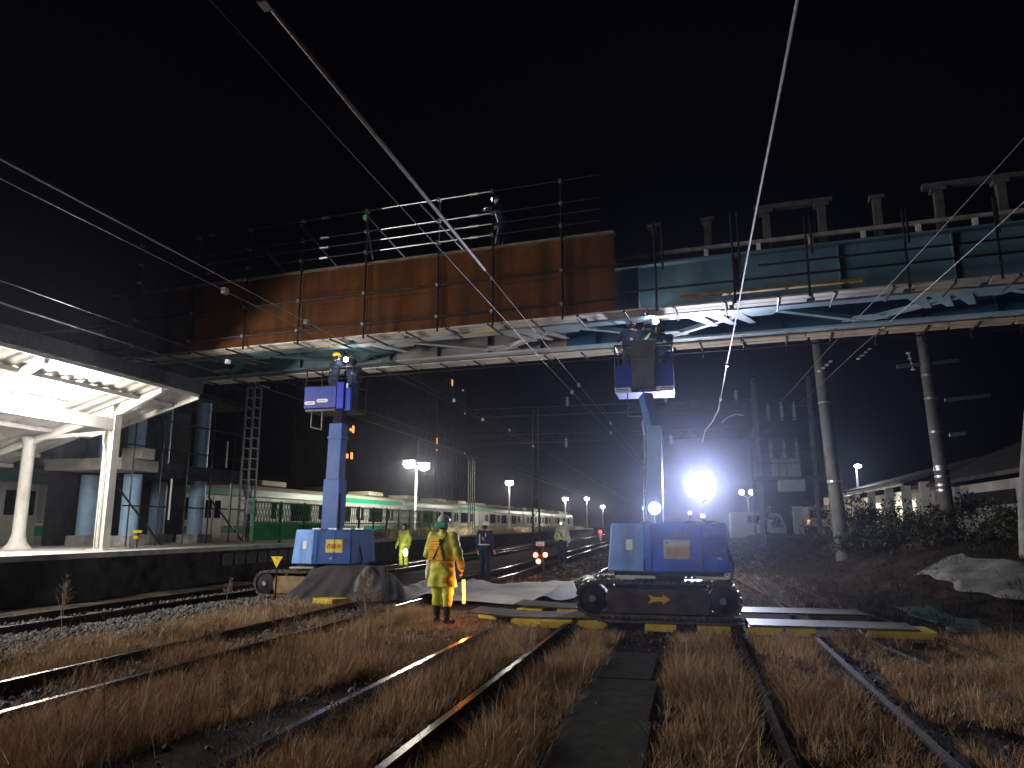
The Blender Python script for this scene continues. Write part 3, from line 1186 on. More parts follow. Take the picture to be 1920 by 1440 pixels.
for q in np.arange(-17, 9.5, 1.02):
    mb = MB(BT)
    mb.tube((q, 14.9, 6.04), (q - .02, 15.95, 6.05), .0243, 8)
    mb.build('transom', m_pipe, sc)
    mb = MB(BT)
    mb.tube((q + .2, 18.6, 6.115), (q + .2, 19.5, 6.115), .0243, 8)
    mb.tube((q + .2, 19.44, 5.95), (q + .2, 19.44, 6.3), .02, 8)
    mb.build('transom', m_pipe, sc)
mb = MB(BT)
mb.tube((-17.3, 19.42, 6.09), (9.5, 19.42, 6.09), .0243, 8)
mb.build('ledger', m_pipe, sc)
mb = MB(BT)
mb.box(-1.6, 1.9, 15.18, 15.3, 6.30, 6.35)
mb.build('toe_board', M('dull_orange_board', (.22, .13, .02), .8, var=.4, scale=6), sc)
# ------------------------------------------------------------------ tracked boom lifts
m_sign_y = M('sign_yellow', (.62, .50, .04), .45, var=.06)
m_sign_w = M('sign_white', (.62, .62, .6), .45, var=.05)
m_sign_r = M('sign_brown_red', (.30, .07, .02), .5, var=.05)
m_sign_o = M('sign_orange', (.52, .30, .03), .5, var=.05)
m_muddy = M('muddy_steel', (.16, .10, .055), .8, .1, scale=4, col2=(.30, .20, .11), bump=.2)
m_track = M('track_shoe', (.06, .052, .045), .7, .5, scale=14, col2=(.16, .13, .10), bump=.25)
m_boom = M('boom_blue_grey_paint', (.045, .10, .29), .42, var=.12, scale=2)
m_boom_l = M('boom_light_paint', (.13, .23, .38), .45, var=.15, scale=2)
m_gtarp = M('grey_cover_cloth', (.05, .05, .05), .85, scale=3, col2=(.085, .085, .083), bump=.3)


def crawler(root, x0, x1, yc, z0, wid=.34, hub=m_muddy, arrow=False, frame_mat=None):
    """one crawler: belt with shoes, wheels and side frame"""
    r = .265
    zc = z0 + r + .02
    cxs = (x0 + r, x1 - r)
    tr = None
    mb = MB()
    pts = []
    N = 14
    for i in range(N + 1):
        a = -math.pi / 2 + math.pi * i / N
        pts.append((cxs[1] + r * math.cos(a), zc + r * math.sin(a), a))
    for i in range(N + 1):
        a = math.pi / 2 + math.pi * i / N
        pts.append((cxs[0] + r * math.cos(a), zc + r * math.sin(a), a))
    # belt as closed band
    k = len(pts)
    vs, fs = [], []
    for (x, z, a) in pts:
        dx, dz = .03 * math.cos(a), .03 * math.sin(a)
        vs += [(x, yc - wid / 2, z), (x, yc + wid / 2, z), (x - dx, yc + wid / 2, z - dz), (x - dx, yc - wid / 2, z - dz)]
    for i in range(k):
        j = (i + 1) % k
        for q in range(4):
            q2 = (q + 1) % 4
            fs.append((i * 4 + q, i * 4 + q2, j * 4 + q2, j * 4 + q))
    mb.add(vs, fs)
    # shoes
    per = 2 * (cxs[1] - cxs[0]) + 2 * math.pi * r
    n = int(per / .1)
    for i in range(n):
        s = per * i / n
        Ls = cxs[1] - cxs[0]
        if s < Ls:
            p, a = (cxs[0] + s, zc - r), -math.pi / 2
        elif s < Ls + math.pi * r:
            a = -math.pi / 2 + (s - Ls) / r
            p = (cxs[1] + r * math.cos(a), zc + r * math.sin(a))
        elif s < 2 * Ls + math.pi * r:
            p, a = (cxs[1] - (s - Ls - math.pi * r), zc + r), math.pi / 2
        else:
            a = math.pi / 2 + (s - 2 * Ls - math.pi * r) / r
            p = (cxs[0] + r * math.cos(a), zc + r * math.sin(a))
        c = Vector((p[0] + .012 * math.cos(a), yc, p[1] + .012 * math.sin(a)))
        t = Vector((-math.sin(a), 0, math.cos(a)))
        mb.beam(c - t * .036, c + t * .036, wid + .02, .024, up=(math.cos(a), 0, math.sin(a)))
    tr = mb.build('crawler_track', m_track, root, smooth=False)
    for i, cx in enumerate(cxs):
        mb = MB()
        mb.lathe([(.0, -wid / 2 - .02), (.07, -wid / 2 - .02), (.08, -wid / 2), (.19, -wid / 2 + .02), (.225, -wid / 2 + .03), (.225, wid / 2 - .03), (.0, wid / 2 - .02)],
                 (cx, yc, zc), 24, 0, 'Y')
        mb.lathe([(0, -wid / 2 - .045), (.045, -wid / 2 - .045), (.06, -wid / 2 - .01), (0, -wid / 2)], (cx, yc, zc), 12, 1, 'Y')
        mb.build('drive_wheel' if i else 'idler_wheel', [m_black, m_galv], tr)
    for i in range(4):
        cx = cxs[0] + (i + .8) * (cxs[1] - cxs[0]) / 4.6
        mb = MB()
        mb.lathe([(0, -wid / 2 + .02), (.07, -wid / 2 + .02), (.075, wid / 2 - .03), (0, wid / 2 - .03)], (cx, yc, z0 + .14), 14, 0, 'Y')
        mb.build('roller', m_dark, tr)
    mb = MB()
    a, b = cxs[0] + .24, cxs[1] - .22
    mb.prism([(a, yc - wid / 2 + .01, zc - .215), (b, yc - wid / 2 + .01, zc - .215), (b + .06, yc - wid / 2 + .01, zc), (b, yc - wid / 2 + .01, zc + .16),
              (a, yc - wid / 2 + .01, zc + .16), (a - .05, yc - wid / 2 + .01, zc)], (0, wid - .06, 0))
    mb.build('side_frame', frame_mat or hub, tr, bevel=.012)
    if arrow:
        ax = (x0 + x1) / 2 + .03
        y = yc - wid / 2 - .004
        zz = zc + .01
        mb = MB()
        P = [(-.17, .07), (-.12, .0), (-.17, -.07), (-.06, -.035), (.06, -.035), (.06, -.075), (.18, 0), (.06, .075), (.06, .035), (-.06, .035)]
        mb.prism([(ax + p, y, zz + q) for p, q in P], (0, .008, 0))
        mb.build('arrow_mark', M('arrow_yellow', (.75, .48, .03), .5, var=.08), tr, smooth=False)
    return tr


def lift_body(root, x0, x1, yf, zb, zt, sign):
    """turntable hood: light blue chamfered corner at the left, deep blue front"""
    dep = 1.35
    wl = .60
    # front outline in plan: left chamfer, then front, then right side
    pl_ = [(x0, yf + .16), (x0 + wl, yf), (x1, yf + .0), (x1 + .0, yf + dep), (x0, yf + dep)]
    tp = [(x0 + .07, yf + .2), (x0 + wl, yf + .04), (x1 - .04, yf + .04), (x1 - .04, yf + dep - .05), (x0 + .07, yf + dep - .05)]
    mb = MB()
    vs = [(x, y, zb) for x, y in pl_] + [(x, y, zt) for x, y in tp]
    fs = [(0, 1, 6, 5), (1, 2, 7, 6), (2, 3, 8, 7), (3, 4, 9, 8), (4, 0, 5, 9), (5, 6, 7, 8, 9), (4, 3, 2, 1, 0)]
    mb.add(vs, fs)
    mb.m = [1, 0, 0, 0, 1, 0, 0]  # chamfer and left side take the lighter blue
    hood = mb.build('hood', [m_blue_deep if sign == 'white' else M('shaded_blue_paint', (.009, .058, .25), .55, var=.15, scale=3, dirt=((.06, .055, .05), .6, 3.2)), m_blue_light], root, bevel=.025)  # left lift's hood: same paint, its dimmer light put into the colour
    # seam, hinge line and bumper
    mb = MB()
    mb.box(x0 + wl - .006, x0 + wl + .006, yf - .003, yf + .012, zb + .02, zb + .2)
    mb.build('seam', m_dark, hood)
    mb = MB()
    mb.box(x0 + .1, x1 - .1, yf + .22, yf + dep - .2, zb - .08, zb)
    mb.build('turntable', m_dark, root)
    # white label on the light corner: lies in the sloping chamfer plane
    a, b, c = Vector(vs[0]), Vector(vs[1]), Vector(vs[6])
    ex = (b - a).normalized()
    n = ex.cross(c - b).normalized()
    if n.y > 0:
        n = -n
    ez = n.cross(ex).normalized()
    if ez.z < 0:
        ez = -ez
    ctr = a + (b - a) * .62 + (Vector(vs[6]) - b) * .55 + n * .004
    mb = MB()
    mb.prism([ctr + ex * sx * .055 + ez * sz * .085 for sx, sz in ((-1, -1), (1, -1), (1, 1), (-1, 1))], n * .003)
    lb = mb.build('label_plate', m_sign_w, root, smooth=False)
    # sign board on the front
    sx, zc = x0 + wl + .53, (zb + zt) / 2 - (.03 if sign == 'white' else -.02)
    slope = .04 / (zt - zb)

    def fy(z):
        return yf + (z - zb) * slope - .004

    mb = MB()
    w, h = .21, .145
    mb.add([(sx - w, fy(zc - h), zc - h), (sx + w, fy(zc - h), zc - h), (sx + w, fy(zc + h), zc + h), (sx - w, fy(zc + h), zc + h)], [(0, 1, 2, 3)], 0)
    i = .022
    mb.add([(sx - w + i, fy(zc - h) - .004, zc - h + i), (sx + w - i, fy(zc - h) - .004, zc - h + i),
            (sx + w - i, fy(zc) - .007, zc + (.065 if sign == 'white' else h - i)), (sx - w + i, fy(zc) - .007, zc + (.045 if sign == 'white' else h - i))], [(0, 1, 2, 3)], 1)
    board = mb.build('sign_board', [m_sign_w if sign == 'white' else M('sign_edge', (.45, .42, .2), .5, var=.1), m_sign_y], root, smooth=False)
    text_obj('作業中', .118, (sx, fy(zc) - .009, zc - .045 + (.03 if sign != 'white' else 0)), (1, 0, 0), (0, slope, 1), m_sign_o if sign == 'white' else m_sign_r, board, bold=.004)
    if sign == 'white':
        mb = MB()
        mb.lathe([(0, 0), (.014, 0), (.014, .004), (0, .004)], (sx - w + .05, fy(zc + .1) - .006, zc + .1), 12, 0, 'Y')
        mb.build('bullet_mark', m_black, board)
        for q in range(3):
            mb = MB()
            mb.box(x1 - .37 + q * .11, x1 - .28 + q * .11, yf + .004, yf + .012, zb + .27 + q * .012, zb + .32 + q * .012)
            mb.build('worn_sticker', M('worn_sticker', (.16, .2, .38), .5, var=.3, scale=20), root)
        mb = MB()
        mb.box(x1 - .2, x1 - .12, yf + .002, yf + .01, zb + .2, zb + .235)
        mb.build('small_sticker', m_sign_w, root)
        mb = MB()
        mb.box(sx - .15, sx + .15, yf + .02, yf + .032, zc + .19, zc + .25)
        mb.build('faded_sticker', M('worn_sticker', (.16, .2, .38)), root)
        mb = MB()
        mb.lathe([(.018, 0), (.035, 0), (.035, .01), (.018, .01)], (sx - .03, yf + .022, zt - .14), 16, 0, 'Y')
        mb.build('emblem', M('dull_red', (.28, .03, .05), .5), root)
    # seams, hinges, latches and an air vent
    for xx in (x0 + wl + .12, x1 - .42):
        mb = MB()
        mb.box(xx - .004, xx + .004, yf + .0, yf + .012, zb + .03, zt - .05)
        mb.build('seam', m_dark, hood)
    for xx in (x0 + wl + .2, x1 - .2):
        mb = MB()
        mb.box(xx - .05, xx + .05, yf + .02, yf + .038, zt - .05, zt - .02)
        mb.build('hinge', m_dark, hood)
    mb = MB()
    mb.box(x1 - .52, x1 - .46, yf - .006, yf + .01, zb + .12, zb + .15)
    mb.build('latch', m_galv, hood)
    for q in range(5):
        mb = MB()
        mb.box(x1 - .32, x1 - .08, yf + .012, yf + .026, zb + .42 + q * .035, zb + .43 + q * .035)
        mb.build('vent_slat', m_dark, hood)
    mb = MB()
    mb.path([(x1 - .1, yf + .5, zt - .1), (x1 + .06, yf + .45, zb + .1), (x1 + .02, yf + .35, zb - .12), (x1 - .3, yf + .3, zb - .2)], .018, 8)
    mb.build('hydraulic_hose', m_black, root)
    # top clutter: lock handles, cable trays
    mb = MB()
    for q in (.55, .95, 1.3, 1.6):
        mb.box(x0 + q, x0 + q + .18, yf + .06, yf + .12, zt, zt + .03)
    mb.build('top_handle', m_galv, root)


def rail_cage(root, x0, x1, y0, y1, zf, zt, name='basket_rail', mids=(.55,), m=m_dark):
    mb = MB()
    zs = [zt] + [zf + (zt - zf) * q for q in mids]
    for z in zs:
        for a, b in (((x0, y0), (x1, y0)), ((x1, y0), (x1, y1)), ((x1, y1), (x0, y1)), ((x0, y1), (x0, y0))):
            mb.tube((a[0], a[1], z), (b[0], b[1], z), .02, 8)
    for x in (x0, x1, x0 + (x1 - x0) * .34, x0 + (x1 - x0) * .68):
        for y in (y0, y1):
            mb.tube((x, y, zf), (x, y, zt), .018, 8)
    return mb.build(name, m, root)


m_navyp = M('navy_blue_paint', (.014, .032, .26), .5, var=.15, scale=3, spec=.3)
# ---- right lift
liftR = thing('boom_lift', (-.6, 13, .17), 'blue tracked boom lift with a yellow arrow on its track, standing on road plates', 'boom lift')
crawler(liftR, -1.88, .66, 12.45, .19, arrow=True, frame_mat=M('dark_muddy_steel', (.035, .028, .025), .8, .2, scale=4, col2=(.09, .065, .05), bump=.2))
crawler(liftR, -1.88, .66, 13.75, .19, frame_mat=M('dark_muddy_steel', (.035, .028, .025)))
mb = MB()
mb.box(-1.3, .1, 12.63, 13.57, .4, .72)
mb.lathe([(.42, .72), (.42, .82)], (-.6, 13.1, 0), 20)
mb.build('undercarriage', m_dark, liftR)
lift_body(liftR, -1.40, .54, 12.35, .90, 1.665, 'white')
for a, b in ((-1.25, -.62), (-.0, .5)):
    mb = MB()
    mb.box(a, b, 12.3, 12.5, .80, .835)
    mb.build('step_plate', m_white, liftR)
mb = MB()
mb.beam((-.68, 13.9, 1.5), (-.72, 16.0, 3.62), .30, .3)
mb.build('boom', m_boom_l, liftR, bevel=.02)
mb = MB()
mb.beam((-.72, 16.02, 3.60), (-.90, 16.3, 4.45), .24, .24)
mb.beam((-.80, 16.2, 3.5), (-.85, 16.4, 3.9), .3, .2)
mb.build('jib', m_boom, liftR, bevel=.02)
mb = MB()
mb.tube((-.86, 13.9, 1.55), (-.92, 15.9, 3.5), .03, 8)
mb.build('hydraulic_hose', m_galv, liftR)
bx0, bx1, by0, by1, bz = -1.55, -.30, 16.3, 17.15, 4.52
mb = MB()
mb.box(bx0, bx1, by0, by1, bz, bz + .06)
flo = mb.build('basket_floor', m_navyp, liftR)
rail_cage(liftR, bx0, bx1, by0, by1, bz, bz + 1.08)
for (xa, xb, ya, yb) in ((bx0, bx0 + .38, by0 - .02, by0), (bx1 - .38, bx1, by0 - .02, by0), (bx0 - .02, bx0, by0, by1), (bx1, bx1 + .02, by0, by1)):
    mb = MB()
    mb.box(xa, xb, ya, yb, bz + .06, bz + .62)
    mb.build('basket_panel', m_navyp, liftR)
mb = MB()
mb.prism([(-1.16, 16.16, bz + .08), (-.70, 16.16, bz + .08), (-.66, 16.16, bz + .72), (-.62, 16.16, bz + 1.16), (-1.2, 16.16, bz + 1.16), (-1.18, 16.16, bz + .72)], (0, .1, 0))
mb.box(-1.19, -.63, 16.13, 16.158, bz + .70, bz + .74)
mb.build('control_cover', m_gtarp, liftR, bevel=.02)
for a, b in ((bx0, bx0 + .3), (bx1 - .28, bx1)):
    mb = MB()
    for z in (bz + .01, bz + .09):
        mb.beam((a, 16.22, z), (b, 16.22, z), .02, .022)
    for x in (a, b):
        mb.beam((x, 16.22, bz - .01), (x, 16.22, bz + .11), .022, .02)
    mb.beam((a, 16.22, bz + .05), (b, 16.22, bz + .05), .018, .016)
    mb.build('foot_bracket', m_white, liftR)
for x in (-1.24, -.62):
    mb = MB()
    mb.box(x - .03, x + .03, 16.2, 16.24, bz - .03, bz + .09)
    mb.build('reflector', m_white, liftR)
for a, b in ((-1.52, -1.2), (-.62, -.3)):
    mb = MB()
    for z in (1.02, .9):
        mb.beam((a, 16.27, bz + z), (b, 16.27, bz + z), .016, .022)
    mb.build('grab_rail', m_galv, liftR)
mb = MB()
mb.box(bx0 + .25, bx0 + .27, 16.28, 16.3, 4.0, bz)
mb.box(bx0 + .6, bx0 + .62, 16.28, 16.3, 4.0, bz)
mb.box(bx0 + .25, bx0 + .62, 16.28, 16.3, 3.98, 4.0)
mb.build('hanging_step', m_dark, liftR)

# ---- left lift
liftL = thing('boom_lift', (-8.2, 16, 0), 'blue tracked boom lift with mud-brown track half covered by a grey sheet', 'boom lift')
crawler(liftL, -9.72, -7.15, 15.62, .06)
crawler(liftL, -9.72, -7.15, 16.95, .06)
mb = MB()
mb.box(-9.1, -7.7, 15.8, 16.75, .28, .62)
mb.lathe([(.42, .62), (.42, .72)], (-8.2, 16.3, 0), 20)
mb.build('undercarriage', m_dark, liftL)
lift_body(liftL, -8.98, -7.42, 15.55, .77, 1.54, 'yellow')
for a, b in ((-8.9, -8.3), (-7.6, -7.0)):
    mb = MB()
    mb.box(a, b, 15.5, 15.7, .68, .71)
    mb.build('step_plate', m_wood, liftL)
mb = MB()
mb.beam((-8.60, 16.95, 1.35), (-8.62, 17.0, 2.75), .44, .4, up=(0, 1, 0))
mb.build('boom', m_boom, liftL, bevel=.02)
mb = MB()
mb.beam((-8.62, 17.0, 2.7), (-8.62, 17.05, 4.15), .36, .32, up=(0, 1, 0))
mb.beam((-8.62, 17.05, 3.75), (-8.62, 17.05, 3.83), .41, .38, up=(0, 1, 0))
mb.build('inner_boom', m_boom, liftL, bevel=.015)
mb = MB()
mb.tube((-8.36, 16.75, 1.3), (-8.42, 16.85, 2.4), .045, 10)
mb.tube((-8.86, 16.9, 1.2), (-8.84, 17.0, 3.7), .02, 8)
mb.build('hydraulic_hose', m_black, liftL)
mb = MB()
mb.beam((-8.62, 17.05, 4.1), (-8.7, 17.3, 4.55), .22, .22, up=(0, 1, 0))
mb.build('jib', m_dark, liftL)
mb = MB()
mb.box(-9.66, -8.36, 17.2, 18.05, 4.52, 4.58)
mb.build('basket_floor', m_dark, liftL)
rail_cage(liftL, -9.66, -8.36, 17.2, 18.05, 4.58, 5.66, m=m_dark)
m_bb = M('bright_blue_paint', (.015, .04, .40), .38, var=.12, scale=3)
mb = MB()
mb.box(-9.70, -9.67, 17.2, 18.0, 4.6, 5.16)
mb.build('basket_panel', m_navyp, liftL, bevel=.01)
mb = MB()
mb.box(-9.68, -8.78, 17.15, 17.19, 4.6, 5.16)
pnl = mb.build('basket_panel', m_navyp, liftL, bevel=.01)
mb = MB()
mb.box(-8.72, -8.52, 17.06, 17.18, 4.55, 5.24)
mb.box(-8.50, -8.34, 17.1, 17.18, 4.5, 5.1)
mb.build('control_box', m_bb, liftL, bevel=.015)
mb = MB()
mb.box(-8.46, -8.42, 17.07, 17.095, 5.08, 5.2)
mb.build('white_marker', m_white, liftL)
for (a, b, z) in ((-9.66, -9.36, 4.74), (-9.32, -9.0, 4.79)):
    mb = MB()
    n = 8
    P = []
    r = .045
    for k in range(n + 1):
        an = math.pi / 2 + math.pi * k / n
        P.append((a + r + r * math.cos(an), 17.144, z + r * math.sin(an)))
    for k in range(n + 1):
        an = -math.pi / 2 + math.pi * k / n
        P.append((b - r + r * math.cos(an), 17.144, z + r * math.sin(an)))
    mb.prism(P, (0, .004, 0))
    lg = mb.build('logo_plate', m_sign_w, pnl, smooth=False)
    for k in range(7):
        mb = MB()
        xx = a + .06 + k * (b - a - .12) / 7
        mb.box(xx, xx + .018, 17.138, 17.143, z - .014, z + .012)
        mb.v and None
        for w_ in [mb.build('worn_stroke', M('worn_print', (.25, .25, .27), .6), pnl)]:
            pass
mb = MB()
mb.tube((-9.5, 17.25, 4.12), (-9.5, 17.25, 4.52), .014, 6)
mb.tube((-9.2, 17.25, 4.05), (-9.2, 17.25, 4.52), .014, 6)
mb.tube((-9.5, 17.25, 4.12), (-9.2, 17.25, 4.05), .014, 6)
mb.build('hanging_step', m_galv, liftL)

# ---- work lamps clipped near the baskets
m_work = EM('work_lamp_glass', (.93, .97, 1), 60)


def work_lamp(x, y, z, label, watts, r=.045, col=(.9, .96, 1)):
    l = thing('work_lamp', (x, y, z), label, 'work lamp')
    mb = MB()
    mb.ball((x, y, z), r, 12)
    mb.build('lamp_glass', m_work, l)
    mb = MB()
    mb.lathe([(.01, .03), (r * 1.25, .0), (r * 1.3, .05), (.02, .09)], (x, y, z), 12, 0, 'Y')
    mb.tube((x, y + .06, z), (x, y + .06, z - .25), .012, 6)
    mb.build('lamp_holder', m_dark, l)
    point_light('lamp_bulb', (x, y - .07, z), watts, l, col, .05)
    return l


work_lamp(-.62, 16.3, 6.12, 'dazzling work lamp above the right lift basket under the bridge', 42, .065)
sl2 = thing('floodlight', (-.66, 13.62, 1.66), 'smaller dazzling floodlight on top of the right lift, left of the big one', 'floodlight')
mb = MB()
mb.ball((-.66, 13.6, 1.93), .10, 16, 0, (1, .6, 1))
mb.build('lamp_glass', EM('small_flood_glass', (.92, .94, 1), 120), sl2)
mb = MB()
mb.lathe([(.02, .12), (.09, .08), (.115, .0), (.115, -.02), (.10, -.02)], (-.66, 13.62, 1.93), 16, 0, 'Y')
mb.tube((-.66, 13.66, 1.66), (-.66, 13.66, 1.85), .015, 8)
mb.build('lamp_shell', m_galv, sl2)
spot_light('lamp_beam', (-.66, 13.5, 1.93), (0, 0, 2.1), 1100, sl2, 20, (.62, .72, 1), .05, 1.0)
work_lamp(-8.62, 17.3, 5.88, 'dazzling work lamp above the left lift basket under the bridge', 40, .06)

# ------------------------------------------------------------------ road plates and timbers
m_plate = M('road_plate_steel', (.055, .052, .05), .6, .15, scale=2.2, col2=(.13, .125, .12), bump=.12)


def road_plate(x0, x1, y0, y1, z, sag, label):
    n = 16
    vs, fs = [], []
    for i in range(n + 1):
        t = i / n
        x = x0 + (x1 - x0) * t
        dz = sag * (1 - math.sin(math.pi * t)) - sag
        for (y, d) in ((y0, 0), (y1, 0), (y1, -.025), (y0, -.025)):
            vs.append((x, y + .02 * math.sin(t * 3), z + dz + sag + d))
    for i in range(n):
        for q in range(4):
            q2 = (q + 1) % 4
            fs.append((i * 4 + q, (i + 1) * 4 + q, (i + 1) * 4 + q2, i * 4 + q2))
    fs += [(0, 1, 2, 3), (n * 4 + 3, n * 4 + 2, n * 4 + 1, n * 4)]
    mb = MB()
    mb.add(vs, fs)
    tag(mb.build('road_plate', m_plate), label, 'road plate', 'steel road plates under the right lift')


road_plate(-3.75, -1.5, 12.35, 13.2, .155, .06, 'curved steel road plate nearest the worker with the wand')
road_plate(-3.3, -1.2, 13.85, 14.7, .155, .05, 'steel road plate behind the curved one, by the white sheet')
road_plate(-1.52, .70, 12.12, 12.92, .165, .0, 'steel road plate under the near track of the right lift')
road_plate(-1.25, .70, 13.4, 14.2, .165, .0, 'steel road plate under the far track of the right lift')
road_plate(.76, 3.1, 12.15, 12.95, .16, .0, 'steel road plate right of the lift with a bright glint, nearer one')
road_plate(.75, 2.75, 13.9, 14.75, .16, .0, 'steel road plate right of the lift, farther one')
m_block = M('yellow_ramp_block', (.50, .36, .03), .6, scale=11, col2=(.68, .50, .05), spread=(.3, .6), bump=.1)
blocks = [(-3.55, 13.0, -28, .5, 'by the wand'), (-2.72, 12.22, -6, .5, 'left of the rail'), (-2.2, 12.12, 3, .5, 'right of the left rail'),
          (-1.62, 12.2, 2, .45, 'below the idler wheel'), (-.56, 12.1, -3, .48, 'below the yellow arrow'), (.24, 12.05, 2, .48, 'below the drive wheel'),
          (.98, 12.12, -4, .5, 'first right of the lift'), (1.48, 12.12, 0, .44, 'second right of the lift'), (2.66, 12.18, 0, .5, 'third right of the lift'),
          (3.05, 12.16, -2, .55, 'outermost on the right'), (-3.0, 13.8, -12, .5, 'behind the curved plate'), (-2.3, 13.85, -10, .4, 'between the two curved plates'),
          (2.1, 13.86, 0, .45, 'under the far plate'), (2.5, 13.86, 0, .42, 'under the far plate end')]
for (x, y, a, w, where) in blocks:
    r_ = Matrix.Translation((x, y, 0)) @ Matrix.Rotation(R(a), 4, 'Z')
    mb = MB(r_)
    mb.prism([(-w / 2, 0, .02), (w / 2 - .05, 0, .02), (w / 2 - .05, 0, .06), (w / 2, 0, .06), (w / 2, 0, .125), (-w / 2, 0, .125)], (0, .7, 0))
    b_ = mb.build('ramp_block', m_block, smooth=False, bevel=.006)
    tag(b_, 'yellow ramp block under a road plate, ' + where, 'ramp block', 'yellow blocks under the road plates')
tag(MB(Matrix.Translation((-7.55, 14.55, 0)) @ Matrix.Rotation(R(-18), 4, 'Z')).prism(
    [(-.28, 0, .03), (.28, 0, .03), (.28, 0, .13), (-.28, 0, .13)], (0, .5, 0)).build('ramp_block', m_block, bevel=.006),
    'yellow ramp block poking out from under the dark grey sheet', 'ramp block', 'yellow blocks under the road plates')


# ------------------------------------------------------------------ sheets
def sheet(name, fn, nu, nv, mat, label, cat, thick=.006):
    vs = [fn(i / nu, j / nv) for j in range(nv + 1) for i in range(nu + 1)]
    fs = np.array([(j * (nu + 1) + i, j * (nu + 1) + i + 1, (j + 1) * (nu + 1) + i + 1, (j + 1) * (nu + 1) + i) for j in range(nv) for i in range(nu)])
    o = link_mesh(name, vs, fs, mat, smooth=True, sharp=0)
    s = o.modifiers.new('thickness', 'SOLIDIFY')
    s.thickness = thick
    return tag(o, label, cat)


def wr(x, y, a=1.0):
    return a * (.03 * math.sin(x * 4.1 + 1.7 * math.sin(y * 2.3)) + .022 * math.sin(y * 6.3 + 2 * math.sin(x * 3.1)) + .012 * math.sin(x * 11 + y * 9))


def railbump(x):
    return max(.17 * math.exp(-((x + 6.67) / .25) ** 2), .17 * math.exp(-((x + 5.6) / .25) ** 2), .17 * math.exp(-((x + 3.08) / .2) ** 2))


def white_sheet(s, t):
    x = -7.4 + 4.5 * s + .25 * math.sin(t * 7)
    near = 14.6 + 1.5 * s + .5 * math.sin(s * 5.0)
    far = 18.6 + 4.0 * s - 1.2 * s * (1 - s)
    y = near + (far - near) * t + .15 * math.sin(s * 13)
    e = min(s, 1 - s, t, 1 - t)
    return (x, y, .05 + railbump(x) * .9 + (.03 + wr(x, y, .8)) * min(1, e * 14))


m_ws = M('white_ground_sheet', (.50, .49, .47), .7, scale=2.2, col2=(.60, .58, .56), bump=1.0, bscale=6)
sheet('ground_sheet', white_sheet, 70, 60, m_ws, 'pale crumpled sheet spread over the rails behind the worker with the wand', 'sheet')


def hump(s, t):
    # hangs from the chassis over the right part of the near track, flaring to the ground
    x = -8.35 + 1.75 * s + (s - .45) * .75 * t
    y = 15.46 - .62 * t ** 1.25 + .25 * max(0, s - .7) * (1 - t)
    z = .76 - .70 * t ** .82 - .10 * max(0, .25 - s) * 4 * (1 - t)
    fold = (.05 * math.sin(s * 15 + 1.5 * t) + .025 * math.sin(s * 34 + 3 * t)) * (.15 + t)
    z = max(.03, z + .03 * math.sin(s * 21) * t * (1 - t))
    if t > .93:
        z = .03 + .05 * abs(math.sin(s * 12))
    return (x + .4 * fold, y - fold, z)


m_gs = M('dark_grey_sheet', (.03, .03, .032), .75, scale=2, col2=(.055, .055, .058), bump=1.0, bscale=6)
sheet('dust_sheet', hump, 54, 26, m_gs, 'dark grey sheet draped over the track of the left lift', 'sheet')


def hump2(s, t):
    a = -.75 + s * 2.4
    k = .28 + .36 * t ** .9
    x = -6.82 + k * math.sin(a) * 1.0
    y = 15.75 - k * math.cos(a) * 1.25
    z = .05 + (.70 - .22 * s + .05 * math.sin(s * 8)) * (1 - t ** 1.25)
    f = (.035 * math.sin(s * 13 + 2 * t) + .018 * math.sin(s * 31 + 5 * t)) * (.2 + t)
    return (x + f * math.sin(a), y - f * math.cos(a), max(z, .03))


sheet('dust_sheet', hump2, 44, 24, M('grey_sheet', (.06, .06, .064), .7, scale=2, col2=(.17, .17, .178), bump=1.0, bscale=6),
      'lighter grey sheet bunched over the end of the left lift', 'sheet')


def quad(s, t, A, Bq, Cq, D):
    return tuple(A[i] * (1 - s) * (1 - t) + Bq[i] * s * (1 - t) + Cq[i] * s * t + D[i] * (1 - s) * t for i in (0, 1))


def tarp(s, t):
    x, y = quad(s, t, (4.98, 19.6), (5.55, 14.3), (7.3, 15.2), (5.9, 20.0))
    x += .10 * math.sin(s * 9) * (1 - t) + .06 * math.sin(s * 23)
    e = min(s, 1 - s, t, 1 - t)
    return (x, y, gh(x, y) + .03 + (.035 + wr(x, y, 1.1) + .035 * abs(math.sin(x * 5 + y * 2.2))) * min(1, e * 10))


sheet('tarpaulin', tarp, 60, 60, M('grey_tarp', (.12, .116, .108), .75, scale=2, col2=(.22, .212, .2), bump=1.0, bscale=6),
      'pale grey tarpaulin crumpled on the bank at the right edge', 'tarpaulin')


def net(s, t):
    x, y = quad(s, t, (3.78, 16.8), (4.4, 16.5), (4.5, 13.2), (3.86, 13.0))
    x += .07 * math.sin(t * 11) + .03 * math.sin(t * 27 + s * 3)
    e = min(s, 1 - s, t, 1 - t)
    return (x, y, gh(x, y) + .02 + (.02 + wr(x, y, .5)) * min(1, e * 12))


sheet('green_net', net, 30, 60, M('green_netting', (.008, .035, .03), .8, scale=6, col2=(.015, .06, .048), bump=.3),
      'dark green netting lying beside the siding track', 'net')

